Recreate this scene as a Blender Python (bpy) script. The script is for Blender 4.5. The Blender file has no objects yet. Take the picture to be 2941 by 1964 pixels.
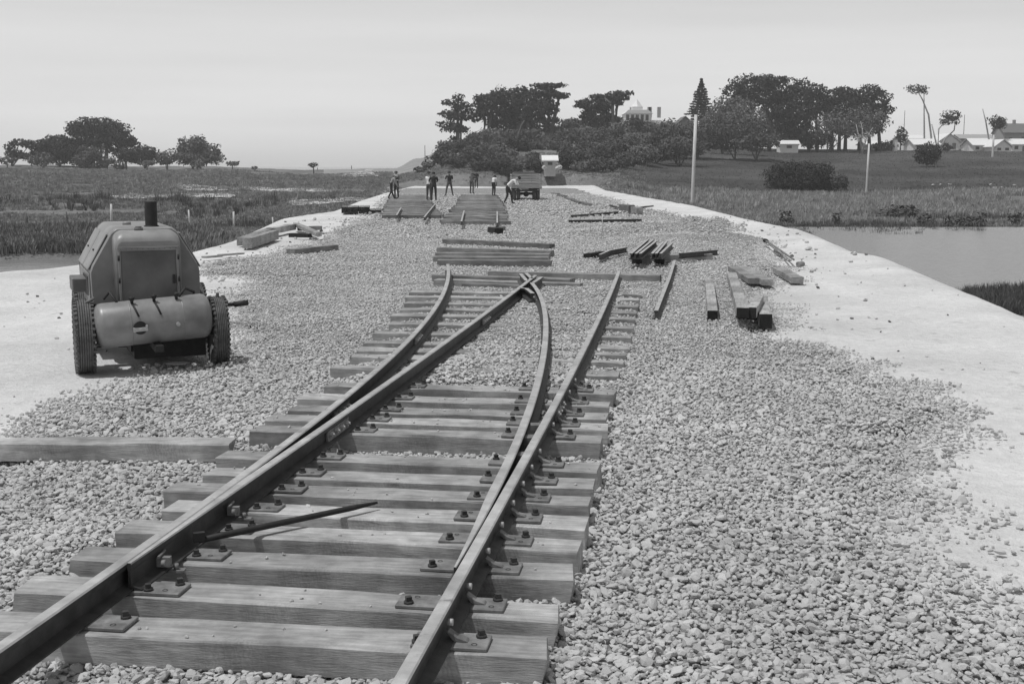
import bpy, bmesh, math, random
import numpy as np
from mathutils import Vector, Matrix, noise as mnoise
random.seed(7)
rng = np.random.default_rng(11)
sc = bpy.context.scene
COL = sc.collection
PI = math.pi
# ------------------------------------------------------------------ camera, sky, sun, exposure
F = 3507.0; CX = 1470.5; CY = 982.0; H = 2.2
PITCH = math.atan((982 - 480) / F)
cam_d = bpy.data.cameras.new('camera'); cam = bpy.data.objects.new('camera', cam_d); COL.objects.link(cam)
cam.location = (0, 0, H); cam.rotation_euler = (PI / 2 - PITCH, 0, 0)
cam_d.sensor_width = 36; cam_d.lens = F / 2941 * 36; cam_d.clip_start = 0.1; cam_d.clip_end = 9000
sc.camera = cam
SUNDIR = Vector((-0.33, -0.15, 1.0)).normalized()          # towards the sun
SUN_EL = math.asin(SUNDIR.z); SUN_ROT = math.atan2(SUNDIR.x, SUNDIR.y)
world = bpy.data.worlds.new('World'); sc.world = world; world.use_nodes = True
wn = world.node_tree.nodes; wl = world.node_tree.links
bg = wn['Background']
sky = wn.new('ShaderNodeTexSky'); sky.sky_type = 'NISHITA'; sky.sun_disc = False
sky.sun_elevation = SUN_EL; sky.sun_rotation = SUN_ROT; sky.dust_density = 0.3; sky.air_density = 1.5; sky.ozone_density = 1.0
bw = wn.new('ShaderNodeRGBToBW'); wl.new(sky.outputs[0], bw.inputs[0])
# thin high cloud veil: streaks that lift the sky evenly towards white
tc = wn.new('ShaderNodeTexCoord'); mp = wn.new('ShaderNodeMapping'); mp.inputs['Scale'].default_value = (1.2, 1.2, 16)
mp.inputs['Rotation'].default_value = (0.02, 0.05, 0)
wl.new(tc.outputs['Generated'], mp.inputs[0])
nz = wn.new('ShaderNodeTexNoise'); nz.inputs['Scale'].default_value = 1.6; nz.inputs['Detail'].default_value = 5; nz.inputs['Roughness'].default_value = .55
wl.new(mp.outputs[0], nz.inputs['Vector'])
mr = wn.new('ShaderNodeMapRange'); mr.inputs['From Min'].default_value = .3; mr.inputs['From Max'].default_value = .75
mr.inputs['To Min'].default_value = .95; mr.inputs['To Max'].default_value = 1.07
wl.new(nz.outputs['Fac'], mr.inputs['Value'])
mx = wn.new('ShaderNodeMath'); mx.operation = 'MULTIPLY'
wl.new(bw.outputs[0], mx.inputs[0]); wl.new(mr.outputs[0], mx.inputs[1])
wl.new(mx.outputs[0], bg.inputs['Color']); bg.inputs['Strength'].default_value = 0.10
sun_d = bpy.data.lights.new('sun', 'SUN'); sun_d.energy = 2.4; sun_d.angle = math.radians(0.6); sun_d.color = (1, 1, 1)
sun = bpy.data.objects.new('sun', sun_d); COL.objects.link(sun)
sun.rotation_euler = SUNDIR.to_track_quat('Z', 'Y').to_euler(); sun.location = (0, 0, 50)
sc.view_settings.view_transform = 'Standard'; sc.view_settings.look = 'None'
sc.view_settings.gamma = 1; sc.view_settings.use_curve_mapping = False; sc.view_settings.exposure = 0.28
sc.render.resolution_x = 1024; sc.render.resolution_y = 683

# ------------------------------------------------------------------ helpers
def at(px, py, z=0.0):
    u = (px - CX) / F; v = (CY - py) / F
    d = (u, math.cos(PITCH) + v * math.sin(PITCH), -math.sin(PITCH) + v * math.cos(PITCH))
    t = (z - H) / d[2]
    return Vector((d[0] * t, d[1] * t, z))
def atD(px, py, D):                                        # point seen at a pixel, at distance D along the ground
    u = (px - CX) / F; v = (CY - py) / F
    d = (u, math.cos(PITCH) + v * math.sin(PITCH), -math.sin(PITCH) + v * math.cos(PITCH))
    t = D / d[1]
    return Vector((d[0] * t, D, H + d[2] * t))
def tag(o, label=None, cat=None, group=None, kind=None):
    if label: o['label'] = label
    if cat: o['category'] = cat
    if group: o['group'] = group
    if kind: o['kind'] = kind
    return o
def empty(name, loc, rz=0):
    o = bpy.data.objects.new(name, None); COL.objects.link(o); o.location = loc; o.rotation_euler = (0, 0, rz)
    o.empty_display_size = .2
    return o
class MB:
    def __init__(s): s.v = []; s.f = []; s.m = []; s.sm = []
    def add(s, vs, fs, mi=0, smooth=False):
        o = len(s.v); s.v += [tuple(v) for v in vs]
        for f in fs: s.f.append(tuple(i + o for i in f)); s.m.append(mi); s.sm.append(smooth)
        return s
    def box(s, c, d, mi=0, rz=0, rx=0, ry=0, taper=1.0):
        M = Matrix.Translation(c) @ Matrix.Rotation(rz, 4, 'Z') @ Matrix.Rotation(ry, 4, 'Y') @ Matrix.Rotation(rx, 4, 'X')
        vs = []
        for z in (-.5, .5):
            k = taper if z > 0 else 1
            for x, y in ((-.5, -.5), (.5, -.5), (.5, .5), (-.5, .5)):
                vs.append(M @ Vector((x * d[0] * k, y * d[1] * k, z * d[2])))
        return s.add(vs, [(3, 2, 1, 0), (4, 5, 6, 7), (0, 1, 5, 4), (1, 2, 6, 5), (2, 3, 7, 6), (3, 0, 4, 7)], mi)
    def cyl(s, a, b, r, n=12, mi=0, r2=None, cap=True, smooth=True):
        a = Vector(a); b = Vector(b); r2 = r if r2 is None else r2
        q = (b - a).to_track_quat('Z', 'Y'); vs = []
        for p, rr in ((a, r), (b, r2)):
            for i in range(n):
                t = 2 * PI * i / n; vs.append(p + q @ Vector((rr * math.cos(t), rr * math.sin(t), 0)))
        s.add(vs, [(i, (i + 1) % n, n + (i + 1) % n, n + i) for i in range(n)], mi, smooth)
        if cap:
            o = len(s.v) - 2 * n
            s.f.append(tuple(o + i for i in reversed(range(n)))); s.m.append(mi); s.sm.append(False)
            s.f.append(tuple(o + n + i for i in range(n))); s.m.append(mi); s.sm.append(False)
        return s
    def tube(s, pts, rad, n=8, mi=0, cap=True):
        pts = [Vector(p) for p in pts]; rad = rad if hasattr(rad, '__len__') else [rad] * len(pts); vs = []
        for k, p in enumerate(pts):
            d = (pts[min(k + 1, len(pts) - 1)] - pts[max(k - 1, 0)]).normalized()
            q = d.to_track_quat('Z', 'Y')
            for i in range(n):
                t = 2 * PI * i / n; vs.append(p + q @ Vector((rad[k] * math.cos(t), rad[k] * math.sin(t), 0)))
        fs = []
        for k in range(len(pts) - 1):
            for i in range(n): fs.append((k * n + i, k * n + (i + 1) % n, (k + 1) * n + (i + 1) % n, (k + 1) * n + i))
        s.add(vs, fs, mi, True)
        if cap:
            o = len(s.v) - len(vs); m = len(pts) - 1
            s.f.append(tuple(o + i for i in reversed(range(n)))); s.m.append(mi); s.sm.append(False)
            s.f.append(tuple(o + m * n + i for i in range(n))); s.m.append(mi); s.sm.append(False)
        return s
    def lathe(s, prof, c=(0, 0, 0), axis='X', n=32, mi=0, smooth=True):       # prof: (along, radius)
        vs = []
        for a, r in prof:
            for i in range(n):
                t = 2 * PI * i / n; y, z = r * math.cos(t), r * math.sin(t)
                v = (a, y, z) if axis == 'X' else ((y, a, z) if axis == 'Y' else (y, z, a))
                vs.append((c[0] + v[0], c[1] + v[1], c[2] + v[2]))
        fs = []
        for k in range(len(prof) - 1):
            for i in range(n): fs.append((k * n + i, k * n + (i + 1) % n, (k + 1) * n + (i + 1) % n, (k + 1) * n + i))
        return s.add(vs, fs, mi, smooth)
    def prism(s, poly, y0, y1, mi=0, smooth=False):           # poly in (x, z), extruded along y
        n = len(poly); vs = [(x, y0, z) for x, z in poly] + [(x, y1, z) for x, z in poly]
        fs = [(i, (i + 1) % n, n + (i + 1) % n, n + i) for i in range(n)]
        s.add(vs, fs, mi, smooth); o = len(s.v) - 2 * n
        s.f.append(tuple(o + i for i in reversed(range(n)))); s.m.append(mi); s.sm.append(False)
        s.f.append(tuple(o + n + i for i in range(n))); s.m.append(mi); s.sm.append(False)
        return s
    def mesh(s, name, mats):
        me = bpy.data.meshes.new(name); me.from_pydata(s.v, [], s.f)
        for m in (mats if isinstance(mats, (list, tuple)) else [mats]):
            if m: me.materials.append(m)
        me.polygons.foreach_set('material_index', s.m); me.polygons.foreach_set('use_smooth', s.sm)
        bm = bmesh.new(); bm.from_mesh(me); bmesh.ops.recalc_face_normals(bm, faces=bm.faces); bm.to_mesh(me); bm.free()
        me.update(); return me
    def build(s, name, mats, parent=None, loc=(0, 0, 0), rz=0):
        return link(name, s.mesh(name, mats), parent, loc, rz)
def link(name, me, parent=None, loc=(0, 0, 0), rz=0):
    o = bpy.data.objects.new(name, me); COL.objects.link(o); o.location = loc; o.rotation_euler = (0, 0, rz)
    if parent: o.parent = parent
    return o
def bevel(o, w=.006, seg=1):
    me = o.data; bm = bmesh.new(); bm.from_mesh(me)
    bmesh.ops.remove_doubles(bm, verts=bm.verts, dist=1e-5)
    es = [e for e in bm.edges if len(e.link_faces) == 2 and e.calc_face_angle(0) > .6]
    bmesh.ops.bevel(bm, geom=es, offset=w, segments=seg, affect='EDGES', profile=.5)
    bm.to_mesh(me); bm.free(); return o

def hsh(ix, iy, s=0):
    n = (ix.astype(np.int64) * 374761393 + iy.astype(np.int64) * 668265263 + s * 1274126177) & 0x7fffffff
    n = ((n ^ (n >> 13)) * 1274126177) & 0x7fffffff
    return ((n ^ (n >> 16)) & 0xffff) / 65535.0
def vn(x, y, s=0):
    x = np.asarray(x, float); y = np.asarray(y, float)
    ix = np.floor(x); iy = np.floor(y); fx = x - ix; fy = y - iy
    fx = fx * fx * (3 - 2 * fx); fy = fy * fy * (3 - 2 * fy)
    a = hsh(ix, iy, s); b = hsh(ix + 1, iy, s); c = hsh(ix, iy + 1, s); d = hsh(ix + 1, iy + 1, s)
    return (a * (1 - fx) + b * fx) * (1 - fy) + (c * (1 - fx) + d * fx) * fy
def fbm(x, y, s=0, o=4):
    r = 0; a = .5; t = 0
    for k in range(o): r = r + a * vn(x * 2 ** k, y * 2 ** k, s + k); t += a; a *= .5
    return r / t
def sstep(a, b, x):
    t = np.clip((np.asarray(x, float) - a) / (b - a), 0, 1); return t * t * (3 - 2 * t)
def inpoly(x, y, P):
    x = np.asarray(x, float); y = np.asarray(y, float); c = np.zeros(x.shape, bool); n = len(P)
    for i in range(n):
        x0, y0 = P[i]; x1, y1 = P[(i + 1) % n]
        if y0 == y1: continue
        m = ((y0 > y) != (y1 > y)) & (x < (x1 - x0) * (y - y0) / (y1 - y0) + x0); c ^= m
    return c
def sdist(x, y, P):                                          # signed distance, positive inside
    d = np.full(np.shape(x), 1e9); n = len(P)
    for i in range(n):
        x0, y0 = P[i]; x1, y1 = P[(i + 1) % n]; dx, dy = x1 - x0, y1 - y0; L = dx * dx + dy * dy + 1e-9
        t = np.clip(((x - x0) * dx + (y - y0) * dy) / L, 0, 1)
        d = np.minimum(d, np.hypot(x - x0 - t * dx, y - y0 - t * dy))
    return np.where(inpoly(x, y, P), d, -d)

# ------------------------------------------------------------------ materials (all neutral greys: the place is shown in black and white film)
def mat(name, base, var=.25, scale=4, rough=.85, bump=0, bscale=60, spec=.3, coord='Object', stretch=None, rnd=0, metallic=0, spots=None, detail=5):
    m = bpy.data.materials.new(name); m.use_nodes = True; nt = m.node_tree; N = nt.nodes; Lk = nt.links
    b = N['Principled BSDF']; b.inputs['Roughness'].default_value = rough; b.inputs['Specular IOR Level'].default_value = spec
    b.inputs['Metallic'].default_value = metallic
    t = N.new('ShaderNodeTexCoord'); mpn = N.new('ShaderNodeMapping')
    if stretch: mpn.inputs['Scale'].default_value = stretch
    Lk.new(t.outputs[coord], mpn.inputs[0]); vec = mpn.outputs[0]
    if coord == 'Object':
        oi = N.new('ShaderNodeObjectInfo'); sv = N.new('ShaderNodeVectorMath'); sv.operation = 'SCALE'; sv.inputs[3].default_value = 37
        cmb = N.new('ShaderNodeCombineXYZ'); Lk.new(oi.outputs['Random'], cmb.inputs[0]); Lk.new(oi.outputs['Random'], cmb.inputs[1])
        Lk.new(cmb.outputs[0], sv.inputs[0]); ad = N.new('ShaderNodeVectorMath'); Lk.new(vec, ad.inputs[0]); Lk.new(sv.outputs[0], ad.inputs[1]); vec = ad.outputs[0]
    n1 = N.new('ShaderNodeTexNoise'); n1.inputs['Scale'].default_value = scale; n1.inputs['Detail'].default_value = detail; n1.inputs['Roughness'].default_value = .62
    Lk.new(vec, n1.inputs['Vector'])
    r = N.new('ShaderNodeMapRange'); r.inputs['From Min'].default_value = .28; r.inputs['From Max'].default_value = .72
    r.inputs['To Min'].default_value = base * (1 - var); r.inputs['To Max'].default_value = base * (1 + var)
    Lk.new(n1.outputs['Fac'], r.inputs['Value']); col = r.outputs[0]
    if rnd:
        oi2 = N.new('ShaderNodeObjectInfo'); rr = N.new('ShaderNodeMapRange'); rr.inputs['To Min'].default_value = 1 - rnd; rr.inputs['To Max'].default_value = 1 + rnd
        Lk.new(oi2.outputs['Random'], rr.inputs['Value']); mu = N.new('ShaderNodeMath'); mu.operation = 'MULTIPLY'
        Lk.new(col, mu.inputs[0]); Lk.new(rr.outputs[0], mu.inputs[1]); col = mu.outputs[0]
    if spots:                                                # (scale, threshold, value)
        n3 = N.new('ShaderNodeTexNoise'); n3.inputs['Scale'].default_value = spots[0]; n3.inputs['Detail'].default_value = 6; n3.inputs['Roughness'].default_value = .7
        Lk.new(vec, n3.inputs['Vector']); r3 = N.new('ShaderNodeMapRange'); r3.inputs['From Min'].default_value = spots[1]; r3.inputs['From Max'].default_value = spots[1] + .08
        Lk.new(n3.outputs['Fac'], r3.inputs['Value']); mxn = N.new('ShaderNodeMix'); mxn.data_type = 'FLOAT'
        Lk.new(r3.outputs[0], mxn.inputs[0]); Lk.new(col, mxn.inputs[2]); mxn.inputs[3].default_value = spots[2]; col = mxn.outputs[0]
    Lk.new(col, b.inputs['Base Color'])
    if bump:
        n2 = N.new('ShaderNodeTexNoise'); n2.inputs['Scale'].default_value = bscale; n2.inputs['Detail'].default_value = 6; n2.inputs['Roughness'].default_value = .65
        Lk.new(vec, n2.inputs['Vector']); bp = N.new('ShaderNodeBump'); bp.inputs['Strength'].default_value = 1; bp.inputs['Distance'].default_value = bump
        Lk.new(n2.outputs['Fac'], bp.inputs['Height']); Lk.new(bp.outputs[0], b.inputs['Normal'])
    return m
def wood(name, base, end_dark=False, rnd=.16):
    m = mat(name, base, var=.30, scale=6, rough=.8, spec=.2, stretch=(.55, 5, 5), rnd=rnd, bump=.004, bscale=26, spots=(2.2, .62, base * .5), detail=8)
    nt = m.node_tree; N = nt.nodes; Lk = nt.links; b = N['Principled BSDF']
    # saw marks: fine slanting lines across the faces
    t = N.new('ShaderNodeTexCoord'); w = N.new('ShaderNodeTexWave'); w.inputs['Scale'].default_value = 14; w.inputs['Distortion'].default_value = 9; w.inputs['Detail'].default_value = 4; w.inputs['Detail Scale'].default_value = 2.5
    mpn = N.new('ShaderNodeMapping'); mpn.inputs['Rotation'].default_value = (0, .25, .3); Lk.new(t.outputs['Object'], mpn.inputs[0]); Lk.new(mpn.outputs[0], w.inputs[0])
    n = N.new('ShaderNodeTexNoise'); n.inputs['Scale'].default_value = 1.7; Lk.new(t.outputs['Object'], n.inputs[0])
    r = N.new('ShaderNodeMapRange'); r.inputs['From Min'].default_value = .5; r.inputs['From Max'].default_value = .7; r.inputs['To Max'].default_value = .20
    Lk.new(n.outputs['Fac'], r.inputs['Value'])
    src = b.inputs['Base Color'].links[0].from_socket
    mu = N.new('ShaderNodeMath'); mu.operation = 'MULTIPLY'; Lk.new(w.outputs['Fac'], mu.inputs[0]); Lk.new(r.outputs[0], mu.inputs[1])
    su = N.new('ShaderNodeMath'); su.operation = 'SUBTRACT'; su.inputs[0].default_value = 1; Lk.new(mu.outputs[0], su.inputs[1])
    m2 = N.new('ShaderNodeMath'); m2.operation = 'MULTIPLY'; Lk.new(src, m2.inputs[0]); Lk.new(su.outputs[0], m2.inputs[1]); Lk.new(m2.outputs[0], b.inputs['Base Color'])
    return m
def dusted(m, sc_=.55, lo=.80, hi=1.22):                     # limestone dust lies on the stones in broad patches
    nt = m.node_tree; N = nt.nodes; Lk = nt.links; b = N['Principled BSDF']; g = N.new('ShaderNodeNewGeometry'); n = N.new('ShaderNodeTexNoise')
    n.inputs['Scale'].default_value = sc_; n.inputs['Detail'].default_value = 5; n.inputs['Roughness'].default_value = .6; Lk.new(g.outputs['Position'], n.inputs[0])
    r = N.new('ShaderNodeMapRange'); r.inputs['From Min'].default_value = .32; r.inputs['From Max'].default_value = .68; r.inputs['To Min'].default_value = lo; r.inputs['To Max'].default_value = hi; Lk.new(n.outputs['Fac'], r.inputs['Value'])
    src = b.inputs['Base Color'].links[0].from_socket; mu = N.new('ShaderNodeMath'); mu.operation = 'MULTIPLY'; Lk.new(src, mu.inputs[0]); Lk.new(r.outputs[0], mu.inputs[1]); Lk.new(mu.outputs[0], b.inputs['Base Color'])
M_SLEEP = wood('sawn_hardwood', .33)
M_SLEEPD = wood('weathered_hardwood', .21, rnd=.38)
M_TAR = mat('tarred_end', .018, .4, 20, .9)
M_RAIL = mat('rolled_steel', .024, .55, 14, .55, bump=.001, bscale=120, spec=.5, stretch=(1, 1, 1), coord='Object', spots=(4, .66, .05))
M_RAILTOP = mat('rail_head_steel', .36, .22, 9, .42, spec=.5, spots=(5, .62, .17))
dusted(M_SLEEP, 1.4, .58, 1.30); dusted(M_SLEEP, 9, .80, 1.15); dusted(M_SLEEPD, 2.0, .65, 1.3)
M_PLATE = mat('mill_steel_plate', .17, .3, 20, .6, bump=.001, bscale=90, spec=.4)
M_BOLT = mat('galvanised_bolt', .4, .3, 40, .45, spec=.5)
M_SPIKE = mat('dark_spike', .045, .4, 40, .6)
M_STONE = mat('ballast_stone', .47, .14, 12, .9, rnd=.15, bump=.002, bscale=40)
dusted(M_STONE, .55, .84, 1.10)
M_STONED = mat('dark_stone', .12, .30, 12, .9, rnd=.3)
M_PAINT = mat('weathered_machine_paint', .23, .22, 2.2, .42, bump=.0015, bscale=9, spec=.5, spots=(5, .68, .10))
M_PAINTD = mat('recessed_grille_panel', .13, .22, 3, .5, bump=.001, bscale=9)
M_TANK = mat('tank_paint', .22, .25, 3.5, .38, bump=.001, bscale=12, spec=.5, spots=(9, .68, .06))
M_RUBBER = mat('dusty_rubber', .10, .45, 9, .9, bump=.003, bscale=30)
M_IRON = mat('black_iron', .025, .4, 12, .65, bump=.001, bscale=60)
dusted(M_PAINT, 1.6, .68, 1.15); dusted(M_TANK, 2.4, .66, 1.12); dusted(M_PAINTD, 2.6, .7, 1.2)
dusted(M_RAIL, 6, .6, 1.7); dusted(M_RAILTOP, 3, .75, 1.2); dusted(M_PLATE, 8, .6, 1.3)
M_HUB = mat('wheel_paint', .14, .3, 8, .6)
M_GRASS = mat('grass_blades', .24, .35, .5, .9, spec=.1, rnd=.35, coord='Object')
M_REED = mat('pale_reeds', .34, .35, .5, .9, spec=.1, rnd=.30)
M_REEDD = mat('dark_reeds', .11, .35, .5, .9, spec=.1, rnd=.3)
M_LEAF = mat('dark_cypress_foliage', .042, .45, .9, .95, spec=.05)
M_LEAF2 = mat('bush_foliage', .095, .45, .8, .95, spec=.05)
M_LEAF3 = mat('pale_wattle_foliage', .13, .4, .8, .95, spec=.05)
M_BARK = mat('bark', .10, .35, 3, .95)
M_BARKP = mat('pale_dead_wood', .34, .3, 3, .95)
M_POST = mat('bleached_post', .55, .2, 3, .9, stretch=(4, 4, .5))
M_WALLW = mat('white_painted_wall', .75, .06, 3, .8)
M_WALLG = mat('weatherboard_grey', .32, .15, 3, .85)
M_ROOFW = mat('pale_iron_roof', .70, .1, 2, .6, stretch=(6, 1, 1))
M_ROOFG = mat('mid_grey_roof', .33, .15, 2, .7)
M_ROOFD = mat('dark_tiled_roof', .14, .2, 4, .8)
M_GLASS = mat('window_dark', .03, .2, 3, .2, spec=.5)
M_SKIN = mat('skin', .30, .08, 6, .6)
M_SHIRTW = mat('white_shirt', .72, .08, 8, .9)
M_SHIRTG = mat('grey_shirt', .28, .12, 8, .9)
M_DARKC = mat('dark_cloth', .035, .3, 8, .95)
M_TROUS = mat('grey_trousers', .09, .2, 8, .95)
M_HAIR = mat('hair', .02, .2, 10, .8)
M_TRUCKB = mat('truck_crate_boards', .32, .25, 5, .8, stretch=(.5, 4, 4))
M_TRUCKC = mat('truck_cab_paint', .16, .2, 4, .5)

def ground_mat(name, base, var, sc1, sc2, bump, spotv=None, spec=.1):
    m = bpy.data.materials.new(name); m.use_nodes = True; nt = m.node_tree; N = nt.nodes; Lk = nt.links
    b = N['Principled BSDF']; b.inputs['Roughness'].default_value = .95; b.inputs['Specular IOR Level'].default_value = spec
    t = N.new('ShaderNodeTexCoord')
    a = N.new('ShaderNodeTexNoise'); a.inputs['Scale'].default_value = sc1; a.inputs['Detail'].default_value = 8; a.inputs['Roughness'].default_value = .6; Lk.new(t.outputs['Object'], a.inputs[0])
    c = N.new('ShaderNodeTexNoise'); c.inputs['Scale'].default_value = sc2; c.inputs['Detail'].default_value = 6; c.inputs['Roughness'].default_value = .7; Lk.new(t.outputs['Object'], c.inputs[0])
    ad = N.new('ShaderNodeMath'); ad.operation = 'MULTIPLY_ADD'; Lk.new(a.outputs['Fac'], ad.inputs[0]); ad.inputs[1].default_value = .6
    ml = N.new('ShaderNodeMath'); ml.operation = 'MULTIPLY'; ml.inputs[1].default_value = .4; Lk.new(c.outputs['Fac'], ml.inputs[0]); Lk.new(ml.outputs[0], ad.inputs[2])
    r = N.new('ShaderNodeMapRange'); r.inputs['From Min'].default_value = .36; r.inputs['From Max'].default_value = .64
    r.inputs['To Min'].default_value = base * (1 - var); r.inputs['To Max'].default_value = base * (1 + var); Lk.new(ad.outputs[0], r.inputs['Value'])
    col = r.outputs[0]
    if spotv:
        s_ = N.new('ShaderNodeTexNoise'); s_.inputs['Scale'].default_value = spotv[0]; s_.inputs['Detail'].default_value = 5; s_.inputs['Roughness'].default_value = .65; Lk.new(t.outputs['Object'], s_.inputs[0])
        r3 = N.new('ShaderNodeMapRange'); r3.inputs['From Min'].default_value = spotv[1]; r3.inputs['From Max'].default_value = spotv[1] + spotv[3]; Lk.new(s_.outputs['Fac'], r3.inputs['Value'])
        mxn = N.new('ShaderNodeMix'); mxn.data_type = 'FLOAT'; Lk.new(r3.outputs[0], mxn.inputs[0]); Lk.new(col, mxn.inputs[2]); mxn.inputs[3].default_value = spotv[2]; col = mxn.outputs[0]
    Lk.new(col, b.inputs['Base Color'])
    bp = N.new('ShaderNodeBump'); bp.inputs['Distance'].default_value = bump; Lk.new(c.outputs['Fac'], bp.inputs['Height']); Lk.new(bp.outputs[0], b.inputs['Normal'])
    return m
M_LIME = ground_mat('crushed_limestone', .59, .20, .35, 9, .05, (2.2, .62, .40, .10))
M_MARSH = ground_mat('marsh_pasture', .17, .45, .09, 1.6, .25, (.045, .60, .19, .10))
M_HILL = ground_mat('grazed_hill_grass', .068, .55, .07, 1.1, .3, (.035, .60, .095, .12))
M_SANDP = ground_mat('bleached_sand', .50, .22, .4, 3, .05, (.9, .50, .2, .12))
M_DUNE = ground_mat('dry_dune_grass', .27, .25, .06, 1.2, .2)
M_MUD = ground_mat('lagoon_bed', .12, .2, .2, 2, .05)
def gravel_mat():
    m = bpy.data.materials.new('packed_ballast'); m.use_nodes = True; nt = m.node_tree; N = nt.nodes; Lk = nt.links
    b = N['Principled BSDF']; b.inputs['Roughness'].default_value = .95; b.inputs['Specular IOR Level'].default_value = .1
    t = N.new('ShaderNodeTexCoord')
    v = N.new('ShaderNodeTexVoronoi'); v.inputs['Scale'].default_value = 20; Lk.new(t.outputs['Object'], v.inputs['Vector'])
    s = N.new('ShaderNodeSeparateColor'); Lk.new(v.outputs['Color'], s.inputs[0])
    r = N.new('ShaderNodeMapRange'); r.inputs['To Min'].default_value = .16; r.inputs['To Max'].default_value = .42; Lk.new(s.outputs[0], r.inputs['Value'])
    n = N.new('ShaderNodeTexNoise'); n.inputs['Scale'].default_value = .5; n.inputs['Detail'].default_value = 6; Lk.new(t.outputs['Object'], n.inputs[0])
    r2 = N.new('ShaderNodeMapRange'); r2.inputs['From Min'].default_value = .3; r2.inputs['From Max'].default_value = .7; r2.inputs['To Min'].default_value = .85; r2.inputs['To Max'].default_value = 1.15; Lk.new(n.outputs['Fac'], r2.inputs['Value'])
    mu = N.new('ShaderNodeMath'); mu.operation = 'MULTIPLY'; Lk.new(r.outputs[0], mu.inputs[0]); Lk.new(r2.outputs[0], mu.inputs[1])
    Lk.new(mu.outputs[0], b.inputs['Base Color'])
    bp = N.new('ShaderNodeBump'); bp.invert = True; bp.inputs['Distance'].default_value = .05; bp.inputs['Strength'].default_value = 1; Lk.new(v.outputs['Distance'], bp.inputs['Height']); Lk.new(bp.outputs[0], b.inputs['Normal'])
    return m
M_BALL = gravel_mat()
def water_mat():
    m = bpy.data.materials.new('lagoon_water'); m.use_nodes = True; nt = m.node_tree; N = nt.nodes; Lk = nt.links
    b = N['Principled BSDF']; b.inputs['Base Color'].default_value = (.19, .19, .19, 1); b.inputs['Roughness'].default_value = .22; b.inputs['IOR'].default_value = 1.33
    t = N.new('ShaderNodeTexCoord'); n = N.new('ShaderNodeTexNoise'); n.inputs['Scale'].default_value = 3.0; n.inputs['Detail'].default_value = 4; Lk.new(t.outputs['Object'], n.inputs[0])
    bp = N.new('ShaderNodeBump'); bp.inputs['Distance'].default_value = .05; Lk.new(n.outputs['Fac'], bp.inputs['Height']); Lk.new(bp.outputs[0], b.inputs['Normal'])
    return m
M_WATER = water_mat()
M_SEA = mat('pale_far_sea', .45, .05, .01, .5, spec=.5)

# ------------------------------------------------------------------ terrain
def grid_mesh(name, X, Y, Z, m, keep=None, smooth=True):
    nr, nc = X.shape; idx = np.arange(nr * nc).reshape(nr, nc)
    q = np.stack([idx[:-1, :-1], idx[:-1, 1:], idx[1:, 1:], idx[1:, :-1]], -1)
    if keep is not None:
        kc = keep[:-1, :-1] & keep[:-1, 1:] & keep[1:, 1:] & keep[1:, :-1]; q = q[kc]
    q = q.reshape(-1, 4); co = np.stack([X, Y, Z], -1).reshape(-1, 3)
    used = np.unique(q); mp_ = -np.ones(len(co), int); mp_[used] = np.arange(len(used)); co = co[used]; q = mp_[q]
    me = bpy.data.meshes.new(name); me.vertices.add(len(co)); me.vertices.foreach_set('co', co.ravel())
    me.loops.add(q.size); me.loops.foreach_set('vertex_index', q.ravel().astype(np.int32))
    me.polygons.add(len(q)); me.polygons.foreach_set('loop_start', np.arange(0, q.size, 4, dtype=np.int32)); me.polygons.foreach_set('loop_total', np.full(len(q), 4, np.int32))
    me.update(calc_edges=True); me.validate(); me.polygons.foreach_set('use_smooth', np.full(len(me.polygons), smooth)); me.materials.append(m)
    o = bpy.data.objects.new(name, me); COL.objects.link(o); return o

P2 = lambda pts, z=0: [tuple(at(x, y, z)[:2]) for x, y in pts]
# embankment (limestone fill) outline
emb_left = P2([(-500, 830), (-200, 800), (0, 772), (130, 764), (260, 748), (400, 735), (556, 718), (640, 697), (700, 681), (830, 621), (975, 601), (1050, 571), (1110, 553), (1180, 535)])
emb_right = P2([(1735, 546), (1990, 590), (2130, 625), (2300, 660), (2430, 718), (2520, 733), (2650, 790), (2800, 850), (2941, 915), (3200, 1040)])
EMB = [(-26, -4), (-26, 12)] + emb_left + [(emb_left[-1][0], 150), (10, 150)] + emb_right + [(emb_right[-1][0] + .3, -4)]
BALL = P2([(-700, 2300), (-700, 1400), (-300, 1345), (0, 1300), (60, 1250), (110, 1210), (250, 1130), (340, 1085), (480, 1050), (600, 1035), (662, 980), (665, 880), (640, 830), (810, 795), (600, 785), (590, 748), (740, 735), (900, 690), (985, 652), (1060, 612), (1110, 572), (1135, 545), (1220, 522)]
          ) + P2([(1600, 522), (1725, 560), (1790, 585), (1900, 605), (1960, 622), (2040, 622), (2110, 650), (2160, 690), (2215, 722), (2262, 790), (2190, 845), (2205, 900), (2280, 960), (2420, 1020), (2510, 1065), (2600, 1090), (2690, 1180), (2700, 1230), (2600, 1300), (2580, 1380), (2680, 1480), (2720, 1590), (2941, 1700), (3200, 1800), (3300, 2300)])
TH = math.radians(8.0); TT = Vector((math.sin(TH), math.cos(TH))); TN = Vector((math.cos(TH), -math.sin(TH)))
def sl(x, y): return x * TT.x + y * TT.y, x * TN.x + y * TN.y
def xy(s, l): return (s * TT.x + l * TN.x, s * TT.y + l * TN.y)
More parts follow.
